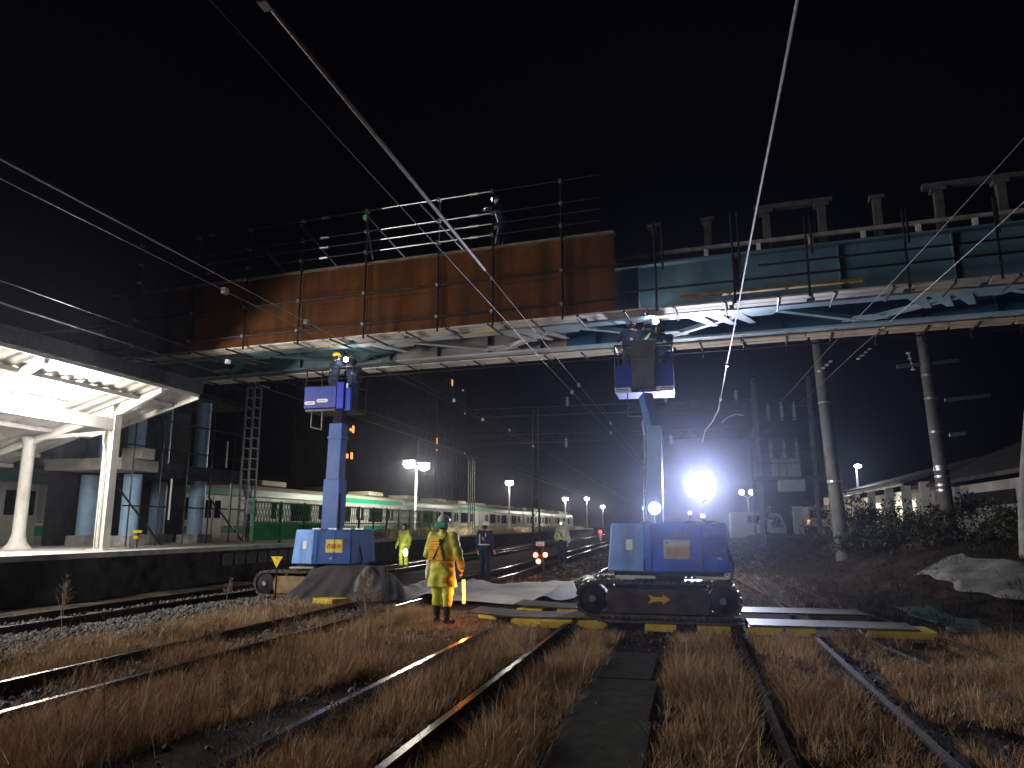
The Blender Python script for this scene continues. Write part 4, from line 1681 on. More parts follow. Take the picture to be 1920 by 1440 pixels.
# ------------------------------------------------------------------ triangular marker
tm = thing('triangle_marker', (-8.79, 14.8, 0), 'yellow downward triangle marker on a thin rusty stake', 'marker')
mb = MB()
mb.tube((-8.79, 14.8, 0), (-8.79, 14.8, .8), .018, 8)
mb.build('stake', m_steel_rust, tm)
mb = MB()
mb.prism([(-8.93, 14.775, .97), (-8.79, 14.775, .73), (-8.65, 14.775, .97)], (0, .008, 0))
pt = mb.build('triangle_plate', M('bright_yellow', (.85, .60, .02), .45, var=.05), tm, smooth=False)
mb = MB()
mb.box(-8.808, -8.772, 14.77, 14.774, .925, .945)
mb.build('small_print', m_black, pt)

# ------------------------------------------------------------------ red signal lamps on a stake
m_red = EM('red_lamp_glass', (1, .16, .07), 14)
sg = thing('red_signal', (-4.66, 23.3, 0), 'low stop signal with three glowing red lamps and a white number plate', 'signal')
mb = MB()
mb.tube((-4.58, 23.3, 0), (-4.62, 23.3, 1.0), .03, 8)
mb.box(-4.72, -4.45, 23.22, 23.38, 0, .06)
mb.beam((-4.9, 23.3, .7), (-4.5, 23.3, .7), .05, .05)
mb.build('stand', m_dark, sg)
mb = MB()
mb.box(-4.81, -4.54, 23.16, 23.18, 1.0, 1.13)
npl = mb.build('number_plate', m_sign_w, sg, bevel=.02)
mb = MB()
mb.box(-4.76, -4.60, 23.152, 23.159, 1.022, 1.037)
mb.build('underline_mark', m_black, npl)
for x in (-4.74, -4.615):
    mb = MB()
    mb.box(x - .012, x + .03, 23.152, 23.159, 1.075, 1.092)
    mb.build('worn_mark', M('worn_print', (.25, .25, .27)), npl)
for x, z in ((-4.83, .72), (-4.52, .73), (-4.74, .53)):
    mb = MB()
    mb.ball((x, 23.2, z), .075, 14)
    mb.build('signal_lamp', m_red, sg)
    point_light('signal_glow', (x, 23.02, z), 2, sg, (1, .22, .1), .06)

sg2 = thing('red_lantern', (-9.6, 80, 0), 'tiny red lantern on a stake far along the track', 'lantern')
mb = MB()
mb.tube((-9.6, 80, 0), (-9.6, 80, .8), .06, 8)
mb.box(-9.75, -9.45, 79.9, 80, .3, .7)
mb.build('stake', m_white, sg2)
mb = MB()
mb.ball((-9.6, 79.8, .95), .2, 12)
mb.build('lantern_glass', EM('dim_red_glass', (1, .08, .06), 3), sg2)
# ------------------------------------------------------------------ overhead wires
m_wire = M('wire_metal', (.075, .07, .066), .35, .8, var=.1)
m_sheath = M('wire_sheath', (.20, .16, .15), .5, var=.1, scale=3)


def wire(x0, x1, z, ya, yb, r, label, sheath=None, sag=.12, clamp=(), zb=None, k=.035):
    t = thing('overhead_wire', (bend(x0, ya, k), ya, z), label, 'overhead wire', 'overhead wires along the tracks')
    pts = []
    n = 40
    for i in range(n + 1):
        s = i / n
        y = ya + (yb - ya) * s
        pts.append((bend(x0 + (x1 - x0) * s, y, k), y, z + ((zb or z) - z) * s - sag * math.sin(math.pi * 3 * s) ** 2 * .3))

    def at(y):
        s = (y - ya) / (yb - ya)
        return (bend(x0 + (x1 - x0) * s, y, k), y, z + ((zb or z) - z) * s - sag * math.sin(math.pi * 3 * s) ** 2 * .3)
    mb = MB()
    mb.path(pts, r, 6)
    mb.build('wire', m_wire, t)
    if sheath:
        y0, y1, rs = sheath
        mb = MB()
        mb.path([at(y0 + (y1 - y0) * i / 14) for i in range(15)], rs, 10)
        mb.build('sheath', m_sheath, t)
    for y in clamp:
        c = at(y)
        mb = MB()
        mb.box(c[0] - .035, c[0] + .035, c[1] - .05, c[1] + .05, c[2] - .05, c[2] + .04)
        mb.build('clamp', m_galv, t)
    return t


wire(-2.72, -2.6, 5.2, 1.5, 90, .0052, 'overhead wire in a thick pale sheath crossing the middle of the rusty hoarding', (4.05, 9.6, .021), clamp=(4.0, 18.5, 26), k=.0)
wire(-3.1, -2.75, 5.2, 1.0, 90, .0052, 'thin bare overhead wire just left of the sheathed middle wire', clamp=(19.5, 29), k=.0)
wire(.84, .92, 5.2, 1.5, 24.5, .0052, 'overhead wire in a thick sheath running up the right half past the bridge', (2.5, 23, .013), clamp=(17, 21.5), k=0)
wire(-6.52, -6.55, 5.2, 1, 120, .006, 'upper of the two long wires sloping down from the left edge to the hoarding', (3.0, 8.5, .010), clamp=(11.5, 20, 27))
wire(-6.92, -6.2, 5.2, 1, 120, .006, 'lower thin wire of the pair sloping from the left edge', clamp=(9.6, 24, 33))
wire(-9.8, -9.9, 5.2, 1, 120, .006, 'thin wire above the canopy roof at the left edge', clamp=(14.0, 19))
wire(-10.8, -10.6, 5.2, 1, 120, .012, 'bright wire closest above the canopy roof edge', (5.0, 11.5, .014))
wire(3.6, 2.4, 5.6, 6, 40, .0052, 'upper of the two wires sloping down from the right edge under the bridge', k=0)
wire(4.2, 2.9, 5.5, 6, 40, .0052, 'lower of the two wires sloping down from the right edge', k=0)
cw = thing('cable_bracket', (.85, 24.5, 5.2), 'bent wire end and curved bracket where the right sheathed wire stops', 'bracket')
mb = MB()
mb.path([(.92, 23, 5.18), (.92, 24, 5.2), (.75, 25.4, 5.0), (.55, 26.5, 4.9), (.45, 27.5, 4.6)], .02, 8)
mb.build('bent_wire', m_sheath, cw)
mb = MB()
mb.path([(1.05, 25, 4.95), (1.25, 25, 5.1), (1.5, 25, 5.2), (1.75, 25, 5.15)], .018, 8)
mb.build('curved_arm', m_galv, cw)

# ------------------------------------------------------------------ overhead gantry beyond the bridge
gt = thing('overhead_gantry', (-8.7, 42, 0), 'dim lattice gantry spanning the tracks beyond the bridge', 'gantry')
for x in (-8.7, 3.4):
    mb = MB()
    mb.beam((x - .2, 42, 0), (x - .15, 42, 8.3), .1, .1)
    mb.beam((x + .2, 42, 0), (x + .15, 42, 8.3), .1, .1)
    for q in range(20):
        mb.beam((x - .19, 42, q * .42), (x + .19, 42, q * .42 + (.42 if q % 2 else 0)), .04, .04)
    mb.build('gantry_leg', M('dull_galvanised', (.05, .05, .052)), gt)
for z in (7.95, 6.35):
    mb = MB()
    x = -12.5
    mb.beam((-12.5, 42, z), (6.5, 42, z), .06, .06)
    mb.beam((-12.5, 42, z + .5), (6.5, 42, z + .5), .05, .05)
    while x < 6:
        mb.beam((x, 42, z), (x + .5, 42, z + .5), .03, .03)
        mb.beam((x + .5, 42, z + .5), (x + 1, 42, z), .03, .03)
        x += 1
    mb.build('gantry_beam', M('dull_galvanised', (.10, .10, .105)), gt)
for x, z in ((-6.8, 8.5), (-1.2, 8.5), (2.6, 8.5), (-6.9, 6.1), (-1.0, 6.1)):
    mb = MB()
    mb.lathe([(.02, z - .1)] + [q for i in range(4) for q in ((.05, z + i * .12), (.13, z + i * .12 + .03), (.05, z + i * .12 + .06))] + [(.02, z + .5)], (x, 42, 0), 10)
    mb.build('insulator', M('porcelain', (.45, .45, .46), .3, var=.1), gt)

# ------------------------------------------------------------------ utility poles
m_pole = M('pole_concrete', (.085, .083, .076), .85, scale=2.5, col2=(.135, .13, .12), bump=.15, bscale=25)


def pole(pts, rs, label, bands=(), steps=0, arms=()):
    t = thing('utility_pole', pts[0], label, 'utility pole')
    mb = MB()
    mb.path(pts, rs, 20)
    mb.build('pole_shaft', m_pole, t)
    p0, p1 = Vector(pts[0]), Vector(pts[-1])
    for z in bands:
        s = (z - p0.z) / (p1.z - p0.z)
        c = p0 + (p1 - p0) * s
        r = rs[0] + (rs[-1] - rs[0]) * s
        mb = MB()
        mb.lathe([(r + .002, 0), (r + .014, .0), (r + .014, .06), (r + .002, .06)], tuple(c), 20)
        mb.build('band', m_galv, t)
    for a, b in arms:
        mb = MB()
        mb.beam(a, b, .09, .1)
        mb.build('cross_arm', m_galv, t)
    return t


pole([(4.63, 26, .4), (4.45, 26, 4.3), (4.27, 26, 9.0)], [.235, .19, .15], 'tall leaning concrete pole standing in the bushes at right, plain one', bands=(3.0, 5.6))
pole([(7.2, 24, .4), (7.07, 24, 4.0), (6.95, 24, 8.0)], [.21, .18, .15], 'concrete pole with metal bands and cross arms near the right edge', bands=(2.6, 2.75, 3.0, 3.2, 3.28, 4.3, 5.3, 6.0),
     arms=(((7.4, 24, 5.27), (8.6, 24, 5.37)), ((7.42, 24, 4.24), (7.85, 24, 4.27)), ((6.2, 24, 6.35), (7.9, 24, 6.45))))
for (x, y, z, lab) in ((4.2, 25.2, 6.55, 'string of small pale insulators beside the plain pole'), (5.4, 25.2, 6.9, 'string of small pale insulators between the two poles'),
                       (6.55, 24, 6.75, 'stack of pale insulators left of the banded pole')):
    t = thing('insulator', (x, y, z), lab, 'insulator', 'insulators by the poles')
    mb = MB()
    d = Vector((.12, 0, .1)) if z < 6.7 or x > 5 and x < 6 else Vector((.03, 0, -.17))
    for i in range(4):
        c = Vector((x, y, z)) + d * i
        mb.ball(tuple(c), .06, 10, 0, (1.2, 1.2, .55))
    mb.tube((x, y, z), tuple(Vector((x, y, z)) + d * 3), .015, 6)
    mb.build('insulator_discs', M('porcelain', (.45, .45, .46)), t)

# ------------------------------------------------------------------ transformer platform
tp = thing('transformer_platform', (4.9, 40, .8), 'raised steel platform with grey transformers and tall bushings on two poles', 'transformer platform')
m_tr = M('transformer_grey', (.33, .34, .35), .5, var=.12, scale=3)
for x in (3.4, 6.1):
    mb = MB()
    mb.tube((x, 40, .2), (x, 40, 9.2), .13, 12)
    mb.build('platform_pole', M('dull_pole', (.12, .12, .115), .85, var=.2), tp)
mb = MB()
mb.box(3.2, 6.5, 39.3, 40.9, 3.9, 4.05)
mb.beam((6.1, 40, 2.3), (4.4, 40, 3.95), .08, .08)
mb.tube((6.3, 39.6, 7.0), (6.3, 39.6, 3.95), .03, 6)
for x in (3.25, 4.3, 5.4, 6.45):
    mb.tube((x, 39.3, 4.05), (x, 39.3, 5.35), .03, 6)
for z in (4.7, 5.3):
    mb.tube((3.25, 39.3, z), (6.45, 39.3, z), .03, 6)
mb.tube((3.2, 39.6, 7.0), (6.3, 39.6, 7.0), .03, 6)
mb.build('platform_frame', M('dull_galvanised', (.10, .10, .105)), tp)
for x in (4.35, 5.05):
    mb = MB()
    mb.box(x - .3, x + .3, 39.5, 40.2, 4.06, 4.95)
    for q in range(5):
        mb.box(x - .25 + q * .11, x - .22 + q * .11, 39.42, 39.5, 4.2, 4.85)
    mb.build('transformer', m_tr, tp, bevel=.03)
for x in (4.0, 4.65, 5.25):
    for z in (5.0, 6.9):
        mb = MB()
        mb.lathe([(.03, z)] + [q for i in range(6) for q in ((.05, z + i * .13), (.11, z + i * .13 + .04), (.05, z + i * .13 + .08))] + [(.02, z + .95)], (x, 39.7, 0), 10)
        mb.build('bushing', M('porcelain', (.45, .45, .46)), tp)
mb = MB()
mb.box(4.3, 5.5, 39.4, 40.4, 3.3, 3.88)
mb.build('switch_box', m_tr, tp, bevel=.03)

# ------------------------------------------------------------------ station house at the right
m_wall = M('house_wall', (.50, .47, .45), .8, scale=1.2, col2=(.62, .60, .58), bump=.1)
m_hroof = M('house_roof', (.06, .052, .048), .8, scale=2, col2=(.11, .095, .085), bump=.2)
m_lit = EM('lit_shop_window', (1, .86, .66), 1.1)
m_lit2 = EM('lit_doorway', (1, .9, .78), 2.2)
hs = thing('station_house', (11, 40, 1.1), 'low station house with a lit colonnade and a pale gable wall at right', 'building')
mb = MB()
mb.box(10.6, 18, 26, 37.5, .9, 3.2)
mb.prism([(10.6, 26.0, 3.2), (18, 26.0, 3.2), (14.5, 26.0, 5.0)], (0, .2, 0))
mb.build('gable_wall', m_wall, hs)
mb = MB()
mb.box(10.54, 10.6, 28.4, 33.6, 2.35, 2.85)
mb.build('window_band', M('dark_cladding', (.02, .021, .024)), hs)
mb = MB()
mb.box(10.56, 10.6, 27.5, 31.4, 1.3, 2.2)
mb.build('shutter', M('pale_shutter', (.45, .48, .55), .6, var=.1), hs)
mb = MB()
mb.prism([(9.9, 25.6, 3.25), (14.5, 25.6, 5.2), (14.5, 38, 5.2), (9.9, 38, 3.25)], (0, 0, .14))
mb.prism([(9.6, 38, 3.55), (14.5, 38, 5.0), (14.5, 58, 5.0), (9.6, 58, 3.75)], (0, 0, .12))
mb.build('roof', m_hroof, hs, smooth=False)
mb = MB()
mb.box(9.56, 9.66, 38.2, 58, 3.46, 3.56)
for y in np.arange(38.5, 58, .5):
    mb.box(9.5, 9.58, y, y + .14, 3.58, 3.66)
mb.build('eave_gutter', M('eave_metal', (.5, .48, .42), .4, .5, var=.2), hs)
mb = MB()
mb.box(11.5, 17, 38, 57.5, .9, 3.5)
mb.build('back_wall', m_wall, hs)
for y in (33.4, 35.9, 38.8, 42, 46, 50, 54, 57.2):
    mb = MB()
    mb.box(9.7, 10.05, y - .18, y + .18, .9, 3.5)
    mb.build('pillar', m_wall, hs)
for (y0, y1, z0, z1, m) in ((43.5, 45.0, 2.3, 3.0, m_lit), (46, 47.4, 1.6, 3.0, m_lit),
                            (48.6, 49.4, 2.2, 2.9, m_lit), (51, 52.6, 1.5, 3.0, m_lit)):
    mb = MB()
    mb.box(11.44, 11.49, y0, y1, z0, z1)
    mb.build('lit_window', m, hs)
mb = MB()
mb.box(9.2, 11.4, 57.6, 57.7, 1.2, 3.6)
mb.build('lit_end_wall', M('end_wall_cream', (.75, .66, .52), .7, var=.06), hs)
point_light('porch_light', (10.3, 54.5, 3.2), 120, hs, (1, .85, .65), .1)
point_light('porch_light', (10.7, 46.5, 3.2), 45, hs, (1, .88, .7), .1)
point_light('porch_light', (10.4, 59.5, 3.3), 160, hs, (1, .85, .62), .1)

# street lamp by the house
sl_ = thing('street_lamp', (10.3, 51.4, 1.1), 'cold white street lamp above the station house roof', 'street lamp')
mb = MB()
mb.tube((10.3, 51.4, .9), (10.3, 51.4, 5.3), .09, 10, r1=.06)
mb.beam((10.3, 51.4, 5.35), (10.3, 50.9, 5.4), .1, .07)
mb.build('lamp_post', m_galv, sl_)
mb = MB()
mb.ball((10.3, 50.85, 5.32), .2, 12, 0, (1.1, 1, .6))
mb.build('lamp_glass', EM('cold_lamp_glass', (.75, .87, 1), 35), sl_)
point_light('lamp_bulb', (10.3, 50.8, 5.15), 380, sl_, (.78, .88, 1), .1)

# paired lamps far off to the right of the floodlight
pl2 = thing('street_lamp', (5.2, 75, .6), 'distant twin-headed lamp above the white truck', 'street lamp')
mb = MB()
mb.tube((5.2, 75, .6), (5.2, 75, 4.2), .09, 8)
mb.beam((4.6, 75, 4.6), (5.2, 75, 4.2), .08, .08)
mb.beam((5.8, 75, 4.6), (5.2, 75, 4.2), .08, .08)
mb.build('lamp_post', m_galv, pl2)
for x in (4.65, 5.55):
    mb = MB()
    mb.ball((x, 74.9, 4.75), .26, 12)
    mb.build('lamp_glass', EM('cold_lamp_glass_dim', (.85, .9, 1), 8), pl2)

# tree with a pale trunk at the right edge
tr = thing('tree', (7.2, 18.7, .4), 'tree with a pale flaring trunk at the right edge of the bank', 'tree')
mb = MB()
mb.path([(7.22, 18.7, .2), (7.2, 18.7, .55), (7.2, 18.7, .95), (7.22, 18.7, 1.9), (7.35, 18.7, 3.0), (7.9, 18.8, 6.4)], [.62, .46, .30, .24, .2, .1], 16)
for a, b in (((7.6, 18.8, 4.8), (8.6, 18.4, 6.4)), ((7.75, 18.8, 5.3), (9.2, 19.4, 6.8))):
    mb.tube(a, b, .09, 8, r1=.04)
mb.build('trunk', M('pale_bark', (.20, .195, .18), .85, scale=6, col2=(.30, .29, .27), bump=.3), tr)


def leaves(centre, rad, n, seed, size, root, name, mat, flat=.7):
    rs = np.random.RandomState(seed)
    subs = rs.normal(size=(max(4, n // 90), 3)) * np.array(rad) * .55 + np.array(centre)
    c = subs[rs.randint(len(subs), size=n)] + rs.normal(size=(n, 3)) * np.array(rad) * .2
    a = rs.normal(size=(n, 3))
    a /= np.linalg.norm(a, axis=1)[:, None]
    b = np.cross(a, rs.normal(size=(n, 3)))
    b /= np.linalg.norm(b, axis=1)[:, None]
    s = size * rs.uniform(.6, 1.3, (n, 1))
    v = np.stack([c - a * s, c + b * s * .4, c + a * s, c - b * s * .4], 1).reshape(-1, 3)
    if root is None:
        v[:, 2] = np.maximum(v[:, 2], np.array([gh(x, y) for x, y in v[:, :2]]))
    f = np.arange(n * 4).reshape(n, 4)
    return link_mesh(name, v, f, mat, root, smooth=False)


m_leaf = blade_mat('dark_leaf', (.018, .028, .012), (.04, .05, .02), (.075, .07, .03))
leaves((9.6, 19.2, 6.9), (1.0, .9, .7), 900, 5, .07, tr, 'crown', m_leaf)

for i, (x, y, h, r, n, lab) in enumerate([
        (5.2, 27.5, 1.5, 1.1, 1500, 'dark bush right behind the plain concrete pole'), (6.3, 28.5, 1.8, 1.2, 1700, 'tall dark bush between the two concrete poles'),
        (7.4, 25.2, 1.6, .8, 1300, 'ivy-like dark bush wrapped round the foot of the banded pole'), (8.2, 22.5, 1.1, 1.1, 1400, 'low dark bush left of the pale tree trunk'),
        (6.6, 23.5, .9, 1.2, 1500, 'low dark bush in front of the banded pole'), (5.3, 24.2, .8, 1.1, 1300, 'low dark bush at the foot of the plain pole'),
        (9.3, 27.5, 1.2, 1.2, 1300, 'dark bush below the pale gable wall')]):
    z = gh(x, y)
    t = thing('bush', (x, y, z), lab, 'bush', 'bushes on the bank')
    leaves((x, y, z + h * .45), (r, r, h * .5), n, 60 + i, .075, t, 'foliage', m_leaf)
    mb = MB()
    for q in range(5):
        mb.tube((x + rnd.uniform(-.2, .2), y + rnd.uniform(-.2, .2), z - .1), (x + rnd.uniform(-r, r) * .5, y + rnd.uniform(-r, r) * .5, z + h * .8), .02, 5, r1=.008)
    mb.build('stem', m_steel_rust, t)

# ------------------------------------------------------------------ vehicles beyond the right lift
m_truckw = M('truck_white', (.34, .345, .34), .45, var=.08, scale=2)
tv = thing('box_truck', (4, 50, .6), 'white service truck parked beyond the right lift', 'truck')
mb = MB()
mb.box(2.3, 4.35, 49.5, 51.4, .85, 2.45)
mb.build('cargo_body', m_truckw, tv, bevel=.06)
mb = MB()
mb.prism([(4.42, 49.5, .8), (5.6, 49.5, .8), (5.62, 49.5, 1.5), (5.32, 49.5, 2.25), (5.15, 49.5, 2.38), (4.42, 49.5, 2.38)], (0, 1.8, 0))
mb.build('cab', m_truckw, tv, bevel=.06)
mb = MB()
mb.prism([(4.75, 49.47, 1.5), (5.5, 49.47, 1.5), (5.24, 49.47, 2.15), (4.75, 49.47, 2.15)], (0, .03, 0))
mb.build('side_window', m_glass, tv)
mb = MB()
mb.box(3.3, 4.15, 49.47, 49.5, 1.75, 2.25)
mb.build('body_window', m_glass, tv, bevel=.02)
mb = MB()
mb.box(4.5, 5.7, 49.44, 49.49, .85, 1.05)
mb.build('blue_stripe', m_blue_deep, tv)
for x in (2.8, 5.1):
    for y in (49.7, 51.1):
        mb = MB()
        mb.lathe([(0, -.1), (.2, -.1), (.34, -.08), (.34, .1), (0, .1)], (x, y, .68), 18, 0, 'Y')
        mb.build('wheel', m_black, tv)
mb = MB()
mb.box(2.3, 5.6, 49.6, 51.3, .6, .84)
mb.build('chassis', m_dark, tv)
kt = thing('small_van', (7.5, 50, 1.1), 'small van seen from behind with an orange tail lamp, by the station house', 'van')
z = 1.05
mb = MB()
mb.prism([(6.85, 49.4, z + .3), (8.15, 49.4, z + .3), (8.15, 49.4, z + 1.0), (8.05, 49.4, z + 1.75), (6.95, 49.4, z + 1.75), (6.85, 49.4, z + 1.0)], (0, 3, 0))
mb.build('body', m_truckw, kt, bevel=.08)
mb = MB()
mb.box(7.0, 8.0, 49.36, 49.4, z + 1.0, z + 1.5)
mb.build('rear_window', m_glass, kt, bevel=.02)
for x, m in ((6.92, EM('orange_tail_lamp', (1, .28, .04), 3)), (8.08, M('dull_red', (.28, .03, .05)))):
    mb = MB()
    mb.box(x - .06, x + .06, 49.36, 49.4, z + .62, z + .9)
    mb.build('tail_lamp', m, kt)
for x in (7.3, 7.75):
    mb = MB()
    mb.box(x - .14, x + .14, 49.37, 49.4, z + .8, z + .92)
    mb.build('rear_sticker', m_white, kt)
mb = MB()
mb.box(6.85, 8.15, 49.3, 49.4, z + .3, z + .48)
mb.build('bumper', m_dark, kt)
for x in (7.0, 8.0):
    for y in (49.9, 51.9):
        mb = MB()
        mb.lathe([(0, -.09), (.2, -.09), (.28, -.07), (.28, .09), (0, .09)], (x, y, z + .26), 16, 0, 'X')
        mb.build('wheel', m_black, kt)

# cabinet posts near the vehicles
for (x, y, h, w, lab) in ((5.9, 46, 1.5, .5, 'pale equipment cabinet right of the white truck'), (6.5, 52, 1.3, .3, 'thin pale marker post between the truck and the small van')):
    t = thing('equipment_cabinet', (x, y, gh(x, y)), lab, 'cabinet')
    zz = gh(x, y)
    mb = MB()
    mb.box(x - w / 2, x + w / 2, y - .2, y + .2, zz, zz + h)
    mb.build('cabinet_body', M('cabinet_pale', (.5, .5, .46), .6, var=.1), t, bevel=.02)
    mb = MB()
    mb.box(x - w / 2 - .04, x + w / 2 + .04, y - .24, y + .24, zz + h, zz + h + .06)
    mb.build('cabinet_roof', m_white, t)

# ------------------------------------------------------------------ floodlights behind the right lift
m_flood = EM('floodlight_glass', (.92, .94, 1), 160)


def flood(x, y, zl, r, label, watts, spot=None, ray=None):
    g = max(gh(x, y) - .03, 0)
    t = thing('floodlight', (x, y, g), label, 'floodlight')
    mb = MB()
    for k in range(3):
        a = 2.1 * k + .4
        mb.tube((x, y, g + 1.0), (x + .55 * math.cos(a), y + .55 * math.sin(a), g), .02, 8)
    mb.tube((x, y, g + .8), (x, y, zl - r), .025, 8)
    mb.build('tripod', m_dark, t)
    mb = MB()
    mb.lathe([(.04, .16), (r * .8, .10), (r * 1.08, -.0), (r * 1.08, -.03), (r * .98, -.03)], (x, y, zl), 20, 0, 'Y')
    mb.build('lamp_shell', m_galv, t)
    mb = MB()
    mb.ball((x, y - .03, zl), r, 18, 0, (1, .55, 1))  # oversized glowing glass stands in for the core of the glare
    mb.build('lamp_glass', m_flood, t)
    spot_light('lamp_beam', (x, y - r * .8, zl), (x * .4, 0, zl + 2.2), watts, t, 54, (.68, .74, 1), r * .6, 1.0)
    point_light('lamp_spill', (x, y - r * .8, zl), watts * .036, t, (.9, .92, 1), r * .7)
    return t


flood(.3, 24, 2.85, .42, 'big dazzling floodlight on a tripod behind the right lift', 15000)
for (x, y, z, col, st_, lab) in ((-2.9, 60, 2.4, (1, .25, .15), 8, 'small red lamp far behind the left floodlight'), (-.2, 55, 2.5, (1, .35, .3), 6, 'small reddish lamp below the big floodlight'),
                            (.6, 48, 2.2, (.8, .9, 1), 10, 'small white lamp below the big floodlight'), (-3.6, 58, 2.9, (1, 1, 1), 8, 'small white lamp left of the left floodlight')):
    t = thing('small_lamp', (x, y, gh(x, y)), lab, 'lamp')
    mb = MB()
    mb.tube((x, y, gh(x, y)), (x, y, z), .04, 6)
    mb.build('lamp_stake', m_dark, t)
    mb = MB()
    mb.ball((x, y - .05, z), .13, 10)
    mb.build('lamp_glass', EM('small_lamp_%d' % int(st_ * 10 + col[1] * 100), col, st_), t)

# ------------------------------------------------------------------ tall dry weeds
m_stem = M('dry_stem', (.16, .10, .06), .85, scale=9, col2=(.30, .21, .14))


def weed(x, y, h, seed, label, bush=1.0):
    rs = random.Random(seed)
    mb = MB()
    z = gh(x, y)
    n = rs.randint(2, 4)
    for s in range(n):
        lx, ly = rs.uniform(-.12, .12), rs.uniform(-.12, .12)
        hh = h * rs.uniform(.7, 1)
        bx, by = x + rs.uniform(-.06, .06), y + rs.uniform(-.06, .06)
        pts = [(bx + lx * t * t * 1.2, by + ly * t * t * 1.2, z + hh * t) for t in (0, .35, .7, 1)]
        mb.path(pts, [.0055, .0045, .003, .0015], 5)
        for b in range(int(14 * bush)):
            t = rs.uniform(.3, .98)
            p = Vector((bx + lx * t * t * 1.2, by + ly * t * t * 1.2, z + hh * t))
            a = rs.uniform(0, 6.28)
            L = rs.uniform(.06, .2) * (1.25 - t) * 1.2 * h / .8
            q = p + Vector((math.cos(a) * L, math.sin(a) * L, L * 1.1))
            mb.tube(p, q, .002, 4, r1=.001)
            for k in range(4):
                c = p.lerp(q, rs.uniform(.5, 1.02)) + Vector((rs.uniform(-.012, .012), rs.uniform(-.012, .012), rs.uniform(-.01, .015)))
                mb.ball(tuple(c), rs.uniform(.003, .0075), 4, 0, (1, 1, 1.5))
    o = mb.build('dry_weed', m_stem, smooth=False)
    return tag(o, label, 'weed', 'tall dry weeds')


for i, (x, y, h, lab, bu) in enumerate([
        (-10.9, 11.3, .85, 'bushy dry weed in front of the dark platform face at the left edge', 2), (-9.95, 14.8, .55, 'small dry weed beside the near platform rail', 2),
        (-5.1, 11.3, 1.05, 'tallest dry weed, in front of the left lift', 2), (-5.5, 12.2, .8, 'dry weed left of the tallest one, before the grey sheet', 1),
        (-4.75, 10.6, .7, 'dry weed right of the tallest one', 1), (-4.9, 8.6, .75, 'thin dry weed stalk in the middle of the left grass strip', .6),
        (-4.3, 7.6, .8, 'thin dry weed stalk left of the near rail', .6), (-3.75, 6.2, .85, 'tall thin weed stalk near the camera left of the rail', .6),
        (-3.3, 5.0, .75, 'thin weed stalk near the bottom of the picture', .6), (-2.6, 5.4, .5, 'thin weed stalk standing between the two near rails', .5),
        (-3.95, 5.5, .7, 'thin weed stalk left of its near neighbours', .6), (-5.9, 8.6, .55, 'short dry weed inside the grassy track', .8)]):
    weed(x, y, h, 90 + i, lab, bu)
# ------------------------------------------------------------------ people: distance fields turned into meshes
def smin(a, b, k):
    h = np.clip(.5 + .5 * (b - a) / k, 0, 1)
    return b + (a - b) * h - k * h * (1 - h)


def surface_nets(D, org, vox):
    S = D < 0
    nx_, ny_, nz_ = D.shape
    c = [S[i:nx_ - 1 + i, j:ny_ - 1 + j, k:nz_ - 1 + k] for i in (0, 1) for j in (0, 1) for k in (0, 1)]
    cnt = sum(x.astype(np.int8) for x in c)
    act = (cnt > 0) & (cnt < 8)
    idx = np.argwhere(act)
    ids = -np.ones(act.shape, dtype=np.int64)
    ids[act] = np.arange(len(idx))
    offs = np.array([(i, j, k) for i in (0, 1) for j in (0, 1) for k in (0, 1)])
    val = np.stack([D[idx[:, 0] + o[0], idx[:, 1] + o[1], idx[:, 2] + o[2]] for o in offs], 1)
    acc = np.zeros((len(idx), 3))
    num = np.zeros(len(idx))
    for a in range(8):
        for b in range(a + 1, 8):
            if np.abs(offs[a] - offs[b]).sum() != 1:
                continue
            va, vb = val[:, a], val[:, b]
            m = (va < 0) != (vb < 0)
            t = np.where(m, va / np.where(m, va - vb, 1), 0)
            p = offs[a] + t[:, None] * (offs[b] - offs[a])
            acc[m] += p[m]
            num[m] += 1
    V = (idx + acc / num[:, None]) * vox + org
    F = []
    for ax in range(3):
        sl0 = [slice(1, -1)] * 3
        sl0[ax] = slice(0, -1)
        sl1 = list(sl0)
        sl1[ax] = slice(1, None)
        a, b = S[tuple(sl0)], S[tuple(sl1)]
        e = np.argwhere(a != b)
        if not len(e):
            continue
        base = e + np.array([0 if q == ax else 1 for q in range(3)])
        o1, o2 = [q for q in range(3) if q != ax]
        d1, d2 = np.eye(3, dtype=int)[o1], np.eye(3, dtype=int)[o2]
        q = [ids[tuple((base - i * d1 - j * d2).T)] for i, j in ((0, 0), (1, 0), (1, 1), (0, 1))]
        q = np.stack(q, 1)
        flip = a[tuple(e.T)]
        if ax == 1:
            flip = ~flip
        q[flip] = q[flip][:, ::-1]
        F.append(q)
    F = np.concatenate(F)
    F = F[(F >= 0).all(1)]
    return V, F


